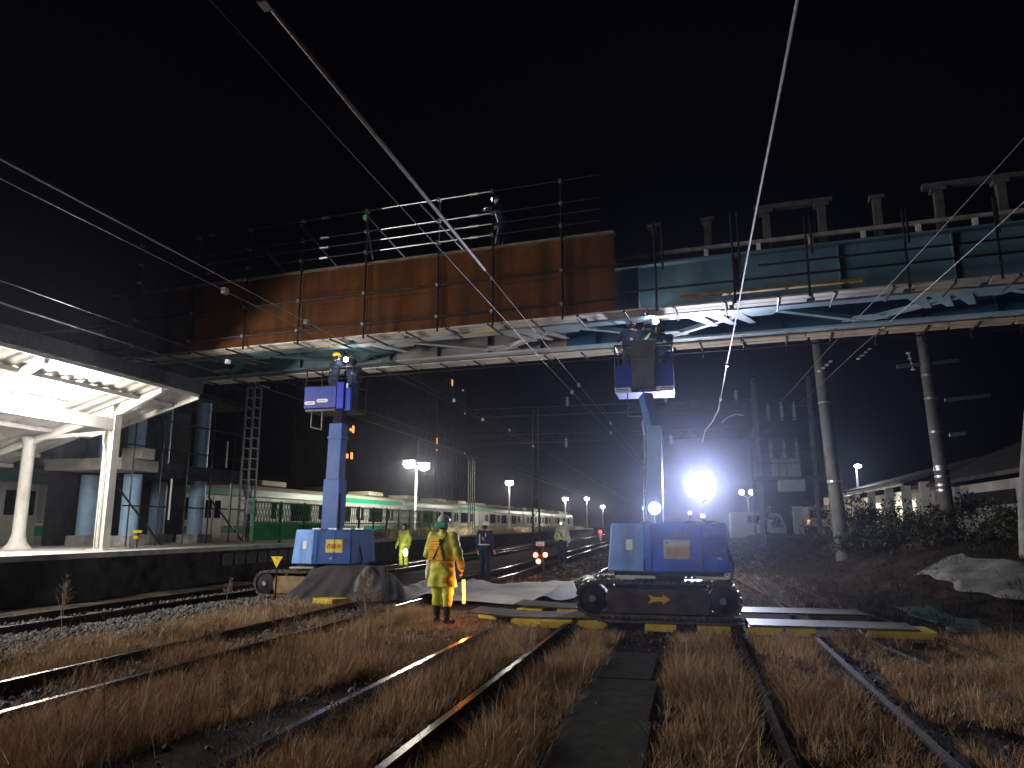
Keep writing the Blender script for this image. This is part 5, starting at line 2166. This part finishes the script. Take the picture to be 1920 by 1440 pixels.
def sdf(prims, vox, cut=None, wrinkle=0.0, wf=1.0):
    """prims: ('c', p0, p1, r0, r1, k) tapered capsule or ('e', centre, radii, k) ellipsoid"""
    lo, hi = [], []
    for p in prims:
        if p[0] == 'c':
            a, b, r = np.array(p[1]), np.array(p[2]), max(p[3], p[4])
            lo.append(np.minimum(a, b) - r)
            hi.append(np.maximum(a, b) + r)
        else:
            lo.append(np.array(p[1]) - np.array(p[2]))
            hi.append(np.array(p[1]) + np.array(p[2]))
    lo = np.min(lo, 0) - .05
    hi = np.max(hi, 0) + .05
    n = np.ceil((hi - lo) / vox).astype(int) + 1
    D = np.full(n, .2, dtype=np.float32)
    ax = [lo[i] + np.arange(n[i]) * vox for i in range(3)]
    for p in prims:
        k = p[-1]
        mg = .03 + k
        if p[0] == 'c':
            a, b = np.array(p[1], float), np.array(p[2], float)
            r = max(p[3], p[4])
            l2, h2 = np.minimum(a, b) - r - mg, np.maximum(a, b) + r + mg
        else:
            l2, h2 = np.array(p[1]) - np.array(p[2]) - mg, np.array(p[1]) + np.array(p[2]) + mg
        i0 = np.maximum(np.floor((l2 - lo) / vox).astype(int), 0)
        i1 = np.minimum(np.ceil((h2 - lo) / vox).astype(int) + 1, n)
        slc = tuple(slice(i0[q], i1[q]) for q in range(3))
        X = ax[0][slc[0]][:, None, None]
        Y = ax[1][slc[1]][None, :, None]
        Z = ax[2][slc[2]][None, None, :]
        if p[0] == 'c':
            d = b - a
            L = max(d @ d, 1e-9)
            t = np.clip(((X - a[0]) * d[0] + (Y - a[1]) * d[1] + (Z - a[2]) * d[2]) / L, 0, 1)
            dist = np.sqrt((X - a[0] - t * d[0]) ** 2 + (Y - a[1] - t * d[1]) ** 2 + (Z - a[2] - t * d[2]) ** 2) - (p[3] + (p[4] - p[3]) * t)
        else:
            c, r = p[1], p[2]
            q = np.sqrt(((X - c[0]) / r[0]) ** 2 + ((Y - c[1]) / r[1]) ** 2 + ((Z - c[2]) / r[2]) ** 2)
            dist = (q - 1) * min(r)
        D[slc] = smin(D[slc], dist.astype(np.float32), k)
    X = ax[0][:, None, None]
    Y = ax[1][None, :, None]
    Z = ax[2][None, None, :]
    if wrinkle:
        D = D + wrinkle * (np.sin(Z * 38 * wf + 3 * np.sin(X * 11) + 2 * np.sin(Y * 13)) * .6 + np.sin(X * 31 * wf + Z * 17 + 2 * np.sin(Z * 21)) * .4)
    if cut is not None:
        D = np.maximum(D, cut(X, Y, Z) + 0 * D)
    D[0], D[-1], D[:, 0], D[:, -1], D[:, :, 0], D[:, :, -1] = .1, .1, .1, .1, .1, .1
    return surface_nets(D, lo, vox)


def unit(v):
    v = np.array(v, float)
    return v / max(np.linalg.norm(v), 1e-9)


def hand_prims(w, d, palm_n, curl, side, s=1.0, rmin=.0):
    """palm plus four bent fingers and a thumb; d: direction of the hand, palm_n: the way the palm faces"""
    w, d, n = np.array(w, float), unit(d), unit(palm_n)
    n = unit(n - d * (n @ d))
    c = np.cross(d, n) * side                      # towards the thumb
    P = [('c', tuple(w), tuple(w + d * .03 * s), .024 * s, .026 * s, .02)]
    for q in (-.028, -.009, .009, .028):
        P.append(('c', tuple(w + d * .02 * s + c * q * .7 * s), tuple(w + d * .085 * s + c * q * s), max(.014 * s, rmin), max(.0125 * s, rmin), .014))
    for q, L in ((-.030, .058), (-.010, .072), (.010, .078), (.030, .070)):
        a = w + d * .088 * s + c * q * s
        p = a
        ang = curl * .55
        r = .0098 * s
        for seg, f in enumerate((.45, .32, .23)):
            dd = d * math.cos(ang) + n * math.sin(ang)
            e = p + dd * L * f * s
            P.append(('c', tuple(p), tuple(e), max(r, rmin), max(r * .9, rmin), .003))
            p, r = e, r * .9
            ang += curl * .75
    t0 = w + d * .025 * s + c * .026 * s
    t1 = t0 + (c * .7 + d * .6 + n * .35) * .036 * s
    t2 = t1 + (d * .8 + n * .5 + c * .1) * .034 * s
    P += [('c', tuple(t0), tuple(t1), max(.0145 * s, rmin), max(.0115 * s, rmin), .01), ('c', tuple(t1), tuple(t2), max(.0112 * s, rmin), max(.0095 * s, rmin), .004)]
    return P


def head_prims(c, look, s=1.0):
    """c: head centre, look: facing direction"""
    c = np.array(c, float)
    f = unit(look)
    r = unit(np.cross(f, (0, 0, 1)))
    u = np.cross(r, f)

    def at(a, b, d):
        return tuple(c + (r * a + f * b + u * d) * s)
    P = [('e', tuple(c + u * .02 * s), (.076 * s, .092 * s, .105 * s), .02), ('e', at(0, .018, -.055), (.058 * s, .068 * s, .07 * s), .03),
         ('c', at(0, .088, .0), at(0, .108, -.032), .008 * s, .013 * s, .010), ('c', at(-.022, .085, -.062), at(.022, .085, -.062), .008 * s, .008 * s, .008),
         ('c', at(-.03, .083, .022), at(.03, .083, .022), .010 * s, .010 * s, .012), ('c', at(0, .066, -.098), at(0, .07, -.092), .02 * s, .022 * s, .02)]
    for q in (-1, 1):
        P.append(('c', at(q * .076, -.008, .012), at(q * .078, -.012, -.03), .014 * s, .010 * s, .006))
        P.append(('e', at(q * .031, .077, .002), (.012 * s, .012 * s, .009 * s), .004))
    return P


m_hair = M('dark_hair', (.018, .015, .013), .7, var=.3, scale=20)


def person(loc, rz, label, J, vox, mats, coat_hem=None, coat_flare=.0, helmet=True, boots=True, look=None, hands=None, extras=None, cuff=.0, height=1.0, group=None,
           coat_r=1.0, wrinkle=.0085, helmet_mat=None, hood=False):
    root = thing('person', loc, label, 'person', group, rz)
    T = WM[root.name]

    def put(name, prims, mat, vx=None, cut=None, wr_=0.0, fm=None, par=None, wf=1.0):
        V, F = sdf(prims, vx or vox, cut, wr_, wf)
        V = V * height
        Wv = np.array(T)
        V = V @ Wv[:3, :3].T + Wv[:3, 3]
        o = link_mesh(name, V, F, mat, par or root, smooth=True, sharp=0)
        return o
    g = {k: np.array(v, float) for k, v in J.items()}
    rmin = vox * .75
    # body: one continuous surface
    body = []
    pel, chest, neck, head = g['pelvis'], g['chest'], g['neck'], g['head']
    body += [('c', pel, chest, .12, .14, .05), ('c', chest, neck, .12, .055, .05), ('c', neck, head - (0, 0, .04), .052, .052, .03)]
    body += head_prims(head, look if look is not None else (0, 1, 0))
    for s, q in (('L', -1), ('R', 1)):
        sh, el, wr_, hp, kn, an, toe = (g[k + s] for k in ('shoulder', 'elbow', 'wrist', 'hip', 'knee', 'ankle', 'toe'))
        body += [('c', chest + (0, 0, .06), sh, .08, .062, .05), ('c', sh, el, .052, .040, .02), ('c', el, wr_, .040, .026, .02),
                 ('c', pel, hp, .11, .10, .05), ('c', hp, kn, .085, .058, .03), ('c', kn, an, .056, .038, .02), ('c', an, toe, .04, .032, .02)]
        hd, pn, cu = (hands or {}).get(s, (unit(wr_ - el), (-q, .0, 0), .55))
        body += hand_prims(wr_, hd, pn, cu, q * (1 if True else -1), 1.0, rmin)
    put('body', body, mats['skin'])
    # trousers
    tr_ = []
    for s in 'LR':
        hp, kn, an = g['hip' + s], g['knee' + s], g['ankle' + s]
        e = an + (kn - an) * (.62 if boots == 'tall' else .12)
        tr_ += [('c', pel, hp, .145, .125, .05), ('c', hp, kn, .112, .088, .03), ('c', kn, e, .088, .078, .02)]
    put('trousers', tr_, mats['trousers'], wr_=wrinkle)
    # coat
    ct = []
    wd = g['shoulderR'] - g['shoulderL']
    ux = unit(wd)
    for q in (-1, 1):
        ct += [('c', pel + ux * q * .055 + (0, 0, .04), chest + ux * q * .075, .128 * coat_r, .138 * coat_r, .06)]
    ct += [('c', chest + (0, 0, .05), neck - (0, 0, .03), .13, .085, .05)]
    for s in 'LR':
        sh, el, wr_ = g['shoulder' + s], g['elbow' + s], g['wrist' + s]
        ct += [('c', chest + (0, 0, .09), sh, .095, .088, .05), ('c', sh, el, .083 * coat_r, .070 * coat_r, .03), ('c', el, el + (wr_ - el) * (.93 - cuff), .070 * coat_r, .052 * coat_r, .02)]
    if coat_hem:
        for q in (-1, 1):
            ct += [('c', pel + ux * q * .055 + (0, 0, .02), np.array([pel[0] + ux[0] * q * (.075 + coat_flare), pel[1] + ux[1] * q * .07, coat_hem - .02]), .130, .135 + coat_flare, .05)]
        put('coat', ct, mats['coat'], wr_=wrinkle, cut=lambda X, Y, Z: (coat_hem - Z))
    else:
        put('jacket', ct, mats['coat'], wr_=wrinkle, cut=lambda X, Y, Z: ((pel[2] - .06) - Z))
    # boots
    for s in 'LR':
        an, toe, kn = g['ankle' + s], g['toe' + s], g['knee' + s]
        top = an + (kn - an) * (.72 if boots == 'tall' else .22)
        heel = an - unit(toe - an) * .03
        put('boot', [('c', top, an, .066 if boots == 'tall' else .055, .052, .03), ('c', heel - (0, 0, .025), toe - (0, 0, .0), .048, .044, .03), ('c', heel - (0, 0, .04), toe - (0, 0, .02), .04, .036, .01)],
            mats['boots'], cut=lambda X, Y, Z: -Z + (min(an[2], 9) - .098) if an[2] > .15 else -Z + .002)
    # helmet
    if helmet:
        f = unit(look if look is not None else (0, 1, 0))
        c = head + np.array([0, 0, .048])
        up = unit(np.cross(unit(np.cross(f, (0, 0, 1))), f))
        hl = [('e', c + up * .012, (.104, .122, .100) if abs(f[1]) > abs(f[0]) else (.122, .104, .100), .01)]
        hc = lambda X, Y, Z: -((X - c[0]) * up[0] + (Y - c[1]) * up[1] + (Z - c[2]) * up[2]) - .02
        h = put('helmet', hl, helmet_mat or mats['helmet'], vx=min(vox, .012), cut=hc)
        put('brim', [('e', c + f * .06 - up * .022, (.095, .095, .014), .01)], helmet_mat or mats['helmet'], vx=min(vox, .01), par=h)
        fh = -f * .018
        put('hair', [('e', head + fh + (0, 0, .005), (.086, .098, .115), .02)], m_hair, vx=min(vox, .014),
            cut=lambda X, Y, Z: np.maximum(((X - head[0]) * f[0] + (Y - head[1]) * f[1]) - .01, (head[2] - .085) - Z))
    if hood:
        f = unit(look if look is not None else (0, 1, 0))
        put('hood', [('e', head + (0, 0, .015) - f * .02, (.108, .115, .135), .02), ('c', head - (0, 0, .08) - f * .02, neck, .09, .1, .03)], mats['hood'],
            cut=lambda X, Y, Z: .075 - np.sqrt((X - head[0]) ** 2 + (Z - head[2] + .005) ** 2) - np.maximum(0, .02 - ((X - head[0]) * f[0] + (Y - head[1]) * f[1])) * 9)
    if extras:
        extras(put, g, ux)
    return root, g, T


def stand(sep=.10, lean=0.0, armL=(-.27, .02), armR=(.27, .02), fwdL=.0, fwdR=.0, stepL=.0, stepR=.0, twist=0.0):
    J = dict(pelvis=(0, 0, .95), chest=(0, .01 + lean * .3, 1.27), neck=(0, .01 + lean * .45, 1.45), head=(0, .03 + lean * .55, 1.60))
    for s, q, st_, ar, fw in (('L', -1, stepL, armL, fwdL), ('R', 1, stepR, armR, fwdR)):
        J['hip' + s] = (q * .085, 0, .90)
        J['knee' + s] = (q * (sep * .95), st_ * .5 + .02, .49)
        J['ankle' + s] = (q * sep, st_, .10)
        J['toe' + s] = (q * (sep + .03), st_ + .17, .05)
        J['shoulder' + s] = (q * .185, .0 + lean * .4, 1.39)
        J['elbow' + s] = (ar[0] * .92, lean * .3 - .03 + fw * .3, 1.12)
        J['wrist' + s] = (ar[0], ar[1] + fw, .88)
    return J


m_skin = M('skin', (.48, .30, .21), .55, var=.08, scale=6)
m_rain = M('yellow_rainwear', (.46, .47, .05), .42, scale=4, col2=(.60, .58, .09), bump=.9, bscale=7)
m_rain2 = M('yellow_trouser_rainwear', (.58, .60, .06), .42, scale=4, col2=(.70, .70, .10), bump=.9, bscale=7)
m_orange = M('orange_harness', (.72, .36, .03), .6, var=.15, scale=12)
m_navy = M('navy_workwear', (.018, .024, .055), .8, var=.25, scale=5, bump=.15)
m_boot = M('black_boot', (.02, .02, .022), .45, var=.3)
m_helmg = M('grey_helmet', (.38, .42, .43), .35, var=.08)
m_helmw = M('white_helmet', (.72, .74, .76), .3, var=.05)
m_vizy = M('hi_vis_yellow', (.62, .72, .05), .5, var=.06)
m_strip = M('reflective_strip', (.80, .82, .74), .3, .2, var=.06)
m_jkt = M('pale_grey_jacket', (.42, .41, .38), .7, var=.12, scale=4, bump=.15)
m_hoodd = M('dark_hood', (.03, .035, .03), .8, var=.3)
m_bag = M('white_bag', (.66, .66, .64), .6, var=.1)


def band(put, name, a, b, r, mat, ux, z0, z1, wide=.075, flat=True, par=None):
    prims = []
    for q in (-1, 1):
        prims.append(('c', a + ux * q * wide, b + ux * q * wide, r, r, .05))
    return put(name, prims, mat, cut=lambda X, Y, Z: np.maximum(z0 - Z, Z - z1))


# ---- the worker in the yellow raincoat seen from behind, with the glowing wand
J = stand(sep=.115, armL=(-.30, .10), armR=(.31, .06), stepL=.05, stepR=-.06, fwdR=.02)
J['elbowR'] = (.30, -.05, 1.13)
J['wristR'] = (.325, .05, .885)
J['elbowL'] = (-.29, .03, 1.12)
J['wristL'] = (-.25, .22, 1.0)


def ex_main(put, g, ux):
    pel, chest = g['pelvis'], g['chest']
    # ribbed orange back panel of the harness
    for i in range(8):
        z = 1.04 + i * .042
        put('harness_rib', [('c', (-.185 + .004 * i, -.108, z), (.07 - .009 * i, -.145, z + .005), .028, .032, .01)], m_orange, vx=.012)
    put('belt', [('c', pel + ux * q * .06 + (0, 0, .03), pel + ux * q * .06 + (0, 0, .1), .148, .148, .05) for q in (-1, 1)], m_orange, vx=.011,
        cut=lambda X, Y, Z: np.maximum(.985 - Z, Z - 1.025))
    put('strap', [('c', (-.10, -.162, 1.04), (.03, -.165, 1.28), .012, .012, .01), ('c', (.03, -.165, 1.28), (.125, -.10, 1.44), .012, .012, .01)], m_black, vx=.009)
    put('pouch', [('e', (.10, -.175, .72), (.055, .02, .05), .01)], m_orange, vx=.01)
    put('tie_tail', [('c', (.03, -.15, 1.0), (.12, -.16, .90), .010, .008, .01)], m_orange, vx=.008)
    put('helmet_lining', [('c', (-.07, -.06, 1.585), (.07, -.06, 1.585), .05, .05, .03)], M('teal_lining', (.04, .30, .24), .6, var=.1), vx=.012)


main_p, gm, Tm = person((-4.15, 12.22, 0), R(-8), 'person seen from behind in a long yellow raincoat, holding a glowing orange wand', J, .0115,
                        dict(skin=m_skin, trousers=m_rain2, coat=m_rain, boots=m_boot, helmet=m_helmg), coat_hem=.60, coat_flare=.025, boots='tall',
                        look=(.12, 1, 0), hands={'R': ((.05, .1, -1), (-1, .1, 0), 1.5), 'L': ((.2, .9, -.2), (1, 0, .2), .7)}, extras=ex_main, height=1.03, coat_r=1.06)
# white bag hanging at the left hip
bgp = Tm @ Vector((-.285, .05, .72))
V, F = sdf([('c', (0, 0, .1), (0, 0, .32), .055, .045, .03), ('e', (0, 0, .1), (.05, .12, .1), .04)], .014, wrinkle=.006)
V = V + np.array(bgp) - np.array([0, 0, .02])
tag(link_mesh('bag', V, F, m_bag, smooth=True, sharp=0), 'white plastic bag hanging at the left hip of the raincoat worker', 'bag')
# the wand
wd = thing('signal_wand', tuple(Tm @ (Vector((.335, .075, .80)) * 1.03)), 'glowing orange signal wand hanging from the raincoat worker\'s right hand', 'wand')
wx = Tm @ (Vector((.343, .075, .80)) * 1.03)
mb = MB()
mb.path([wx + Vector((0, 0, .08)), wx + Vector((.004, 0, -.06)), wx + Vector((.006, 0, -.09))], [.016, .018, .024], 12)
mb.build('handle', m_black, wd)
mb = MB()
mb.path([wx + Vector((.006, 0, -.09)), wx + Vector((.012, 0, -.26)), wx + Vector((.016, 0, -.46)), wx + Vector((.016, 0, -.475))], [.026, .026, .025, .012], 14)
mb.build('glow_tube', EM('wand_glow', (1, .26, .03), 9), wd)
for q in (-.16, -.28, -.40):
    point_light('wand_light', tuple(wx + Vector((.012, -.035, q))), 5.5, wd, (1, .27, .03), .03)

# ---- far worker in yellow rainwear facing the camera
J = stand(sep=.13, armL=(-.30, .05), armR=(.29, .10))


def ex_far(put, g, ux):
    band(put, 'vest', g['pelvis'] + (0, 0, .1), g['chest'], .142, m_vizy, ux, 1.03, 1.40)
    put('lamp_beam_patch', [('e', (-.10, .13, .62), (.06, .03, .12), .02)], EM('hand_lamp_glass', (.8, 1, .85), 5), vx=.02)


person((-11.04, 27.8, 0), R(165), 'person in yellow rainwear facing the camera beside the rail, dark hood round the face', J, .02,
       dict(skin=m_skin, trousers=m_rain2, coat=m_rain, boots=m_boot, helmet=m_helmg, hood=m_hoodd), coat_hem=.72, helmet=False, hood=True, look=(0, 1, -.05), extras=None, height=.98)
hl = thing('hand_lamp', (-10.85, 27.55, .52), 'white glowing hand lamp held low by the far yellow worker', 'hand lamp')
mb = MB()
mb.ball((-10.86, 27.52, .60), .11, 12, 0, (.9, .6, 1.35))
mb.build('lamp_glass', EM('hand_lamp_glass', (.85, 1, .9), 4), hl)
mb = MB()
mb.path([(-10.95, 27.53, .74), (-10.86, 27.53, .86), (-10.77, 27.53, .74)], .012, 6)
mb.build('handle', m_black, hl)
point_light('lamp_bulb', (-10.86, 27.35, .6), 12, hl, (.85, 1, .9), .06)

# ---- dark worker seen from behind
J = stand(sep=.12, armL=(-.29, .05), armR=(.28, .08))


def ex_dark(put, g, ux):
    a, b = g['pelvis'] + (0, 0, .1), g['chest']
    band(put, 'reflective_belt', a, b, .150, m_strip, ux, 1.03, 1.075)
    put('reflective_strap', [('c', (-.10, -.15, 1.06), (-.10, -.15, 1.36), .022, .022, .01)], m_strip, vx=.015)
    put('reflective_strap', [('c', (.10, -.14, 1.30), (.10, -.12, 1.40), .018, .018, .01)], m_strip, vx=.015)


person((-6.25, 22.4, 0), R(-15), 'person in dark navy workwear and white helmet seen from behind with a pale harness strip', J, .018,
       dict(skin=m_skin, trousers=m_navy, coat=m_navy, boots=m_boot, helmet=m_helmw), look=(0, 1, 0), extras=ex_dark)

# ---- worker in the pale jacket facing the camera
J = stand(sep=.11, armL=(-.28, .12), armR=(.20, .2), stepL=.1)
J['wristR'] = (.16, .22, 1.02)
J['elbowR'] = (.29, .02, 1.13)


def ex_vest(put, g, ux):
    a, b = g['pelvis'] + (0, 0, .1), g['chest']
    put('vest', [('c', (q * .10, .14, 1.05), (q * .10, .13, 1.38), .035, .035, .01) for q in (-1, 1)] + [('c', (-.12, .15, 1.06), (.12, .15, 1.06), .035, .035, .01)], m_vizy, vx=.015)
    put('strap', [('c', (.13, .155, 1.38), (-.12, .17, 1.06), .018, .018, .01)], m_black, vx=.014)
    put('headlamp', [('e', (0, .15, 1.66), (.03, .02, .03), .01)], EM('headlamp_glass', (.9, .95, 1), 12), vx=.01)
    put('arm_band', [('c', (.235, -.02, 1.22), (.25, -.02, 1.26), .085, .085, .01)], m_orange, vx=.015)


person((-5.29, 30.9, 0), R(168), 'person in a pale grey jacket with yellow vest straps facing the camera', J, .018,
       dict(skin=m_skin, trousers=m_navy, coat=m_jkt, boots=m_boot, helmet=m_helmw), look=(0, 1, -.05), extras=ex_vest, height=1.03)


# ---- workers in the baskets
def reach(h1=1.5, h2=1.5, lean=.0):
    J = stand(sep=.12)
    J['elbowL'], J['wristL'] = (-.27, .16, 1.30), (-.20, .34, h1)
    J['elbowR'], J['wristR'] = (.27, .16, 1.30), (.20, .34, h2)
    for k in ('chest', 'neck', 'head', 'shoulderL', 'shoulderR', 'elbowL', 'elbowR', 'wristL', 'wristR'):
        x, y, z = J[k]
        J[k] = (x + lean * (z - .95), y, z)
    return J


def ex_viz(put, g, ux):
    put('reflective_strap', [('c', (-.16, -.14, 1.02), (.10, -.15, 1.36), .024, .024, .01), ('c', (-.2, -.10, 1.2), (-.02, -.15, 1.22), .02, .02, .01)], m_strip, vx=.016)


person((-1.22, 16.72, 4.585), R(10), 'person in dark clothes and a white helmet at the left of the right lift basket', reach(1.35, 1.5, .05), .02,
       dict(skin=m_skin, trousers=m_navy, coat=m_navy, boots=m_boot, helmet=m_helmw), look=(.3, 1, .1), height=.99)
person((-.86, 16.86, 4.585), R(-5), 'person with bright reflective strips in the middle of the right lift basket', reach(1.55, 1.62, .06), .02,
       dict(skin=m_skin, trousers=m_navy, coat=M('dark_green_jacket', (.03, .05, .035), .7, var=.2), boots=m_boot, helmet=m_helmw), look=(0, 1, .2), extras=ex_viz, height=1.0)
person((-.50, 16.95, 4.585), R(25), 'person in dark clothes at the right of the right lift basket beside the work lamp', reach(1.5, 1.3, .0), .02,
       dict(skin=m_skin, trousers=m_navy, coat=m_navy, boots=m_boot, helmet=m_hoodd), look=(-.2, 1, .1), height=.95)
person((-9.1, 17.6, 4.585), R(-40), 'person in a yellow helmet leaning out of the left lift basket towards the work lamp', reach(1.5, 1.55, .12), .02,
       dict(skin=m_skin, trousers=m_navy, coat=m_navy, boots=m_boot, helmet=m_helmw), look=(.1, 1, .2), height=.90, helmet_mat=m_yellow)
person((-8.6, 17.72, 4.585), R(15), 'person in dark clothes at the right of the left lift basket below the work lamp', reach(1.3, 1.3, .0), .02,
       dict(skin=m_skin, trousers=m_navy, coat=m_navy, boots=m_boot, helmet=m_hoodd), look=(.1, 1, 0), height=.80)

# ---- worker on top of the bridge
tp_ = B(-5.72, 15.75, 7.95)
J = stand(sep=.13, stepL=.14, stepR=-.1, lean=.25)
J['elbowL'], J['wristL'] = (-.28, .25, 1.25), (-.15, .45, 1.30)
J['elbowR'], J['wristR'] = (.30, .05, 1.15), (.30, .22, 1.0)


def ex_top(put, g, ux):
    put('headlamp', [('e', tuple(g['head'] + (0, .14, .05)), (.06, .04, .06), .01)], EM('headlamp_glass', (.9, .95, 1), 12), vx=.014)
    put('harness_strap', [('c', (-.08, .24, 1.30), (.10, .17, 1.02), .022, .022, .01), ('c', (.15, .02, .80), (.19, .05, .3), .02, .02, .01), ('c', (-.14, .12, .75), (-.17, .2, .3), .02, .02, .01)],
        m_strip, vx=.014)


wp, gw, Tw = person(tuple(tp_), R(95), 'person in dark clothes with a headlamp standing on top of the bridge', J, .02,
                    dict(skin=m_skin, trousers=m_navy, coat=m_navy, boots=m_boot, helmet=m_hoodd), look=(-.35, 1, -.1), extras=ex_top, height=.88)
spot_light('headlamp_beam', tuple(B(-6.0, 15.55, 9.25)), tuple(B(-8.0, 14.95, 8.4)), 60, wp, 100, (.9, .96, 1), .03)

# ---- figure by the truck
J = stand(sep=.12, lean=.5, armL=(-.28, .35), armR=(.28, .35))
person((4.15, 47.2, gh(4.15, 47.2)), R(-80), 'person in dark clothes stooping beside the white truck', J, .025,
       dict(skin=m_skin, trousers=m_navy, coat=m_navy, boots=m_boot, helmet=m_hoodd), look=(0, 1, -.3), height=.9)
# ------------------------------------------------------------------ haze added so the lamps glow, standing in for lens glare
hm = bpy.data.materials.new('glare_haze')
hm.use_nodes = True
nt = hm.node_tree
nt.nodes.clear()
out = nt.nodes.new('ShaderNodeOutputMaterial')
vol = nt.nodes.new('ShaderNodeVolumePrincipled')
vol.inputs['Color'].default_value = (.72, .76, 1.0, 1)
vol.inputs['Density'].default_value = .0005
vol.inputs['Anisotropy'].default_value = .92
nt.links.new(vol.outputs['Volume'], out.inputs['Volume'])
mb = MB()
mb.box(-120, 60, -30, 230, -2.5, 60)
hz = mb.build('haze', hm, smooth=False)
tag(hz, kind='stuff')
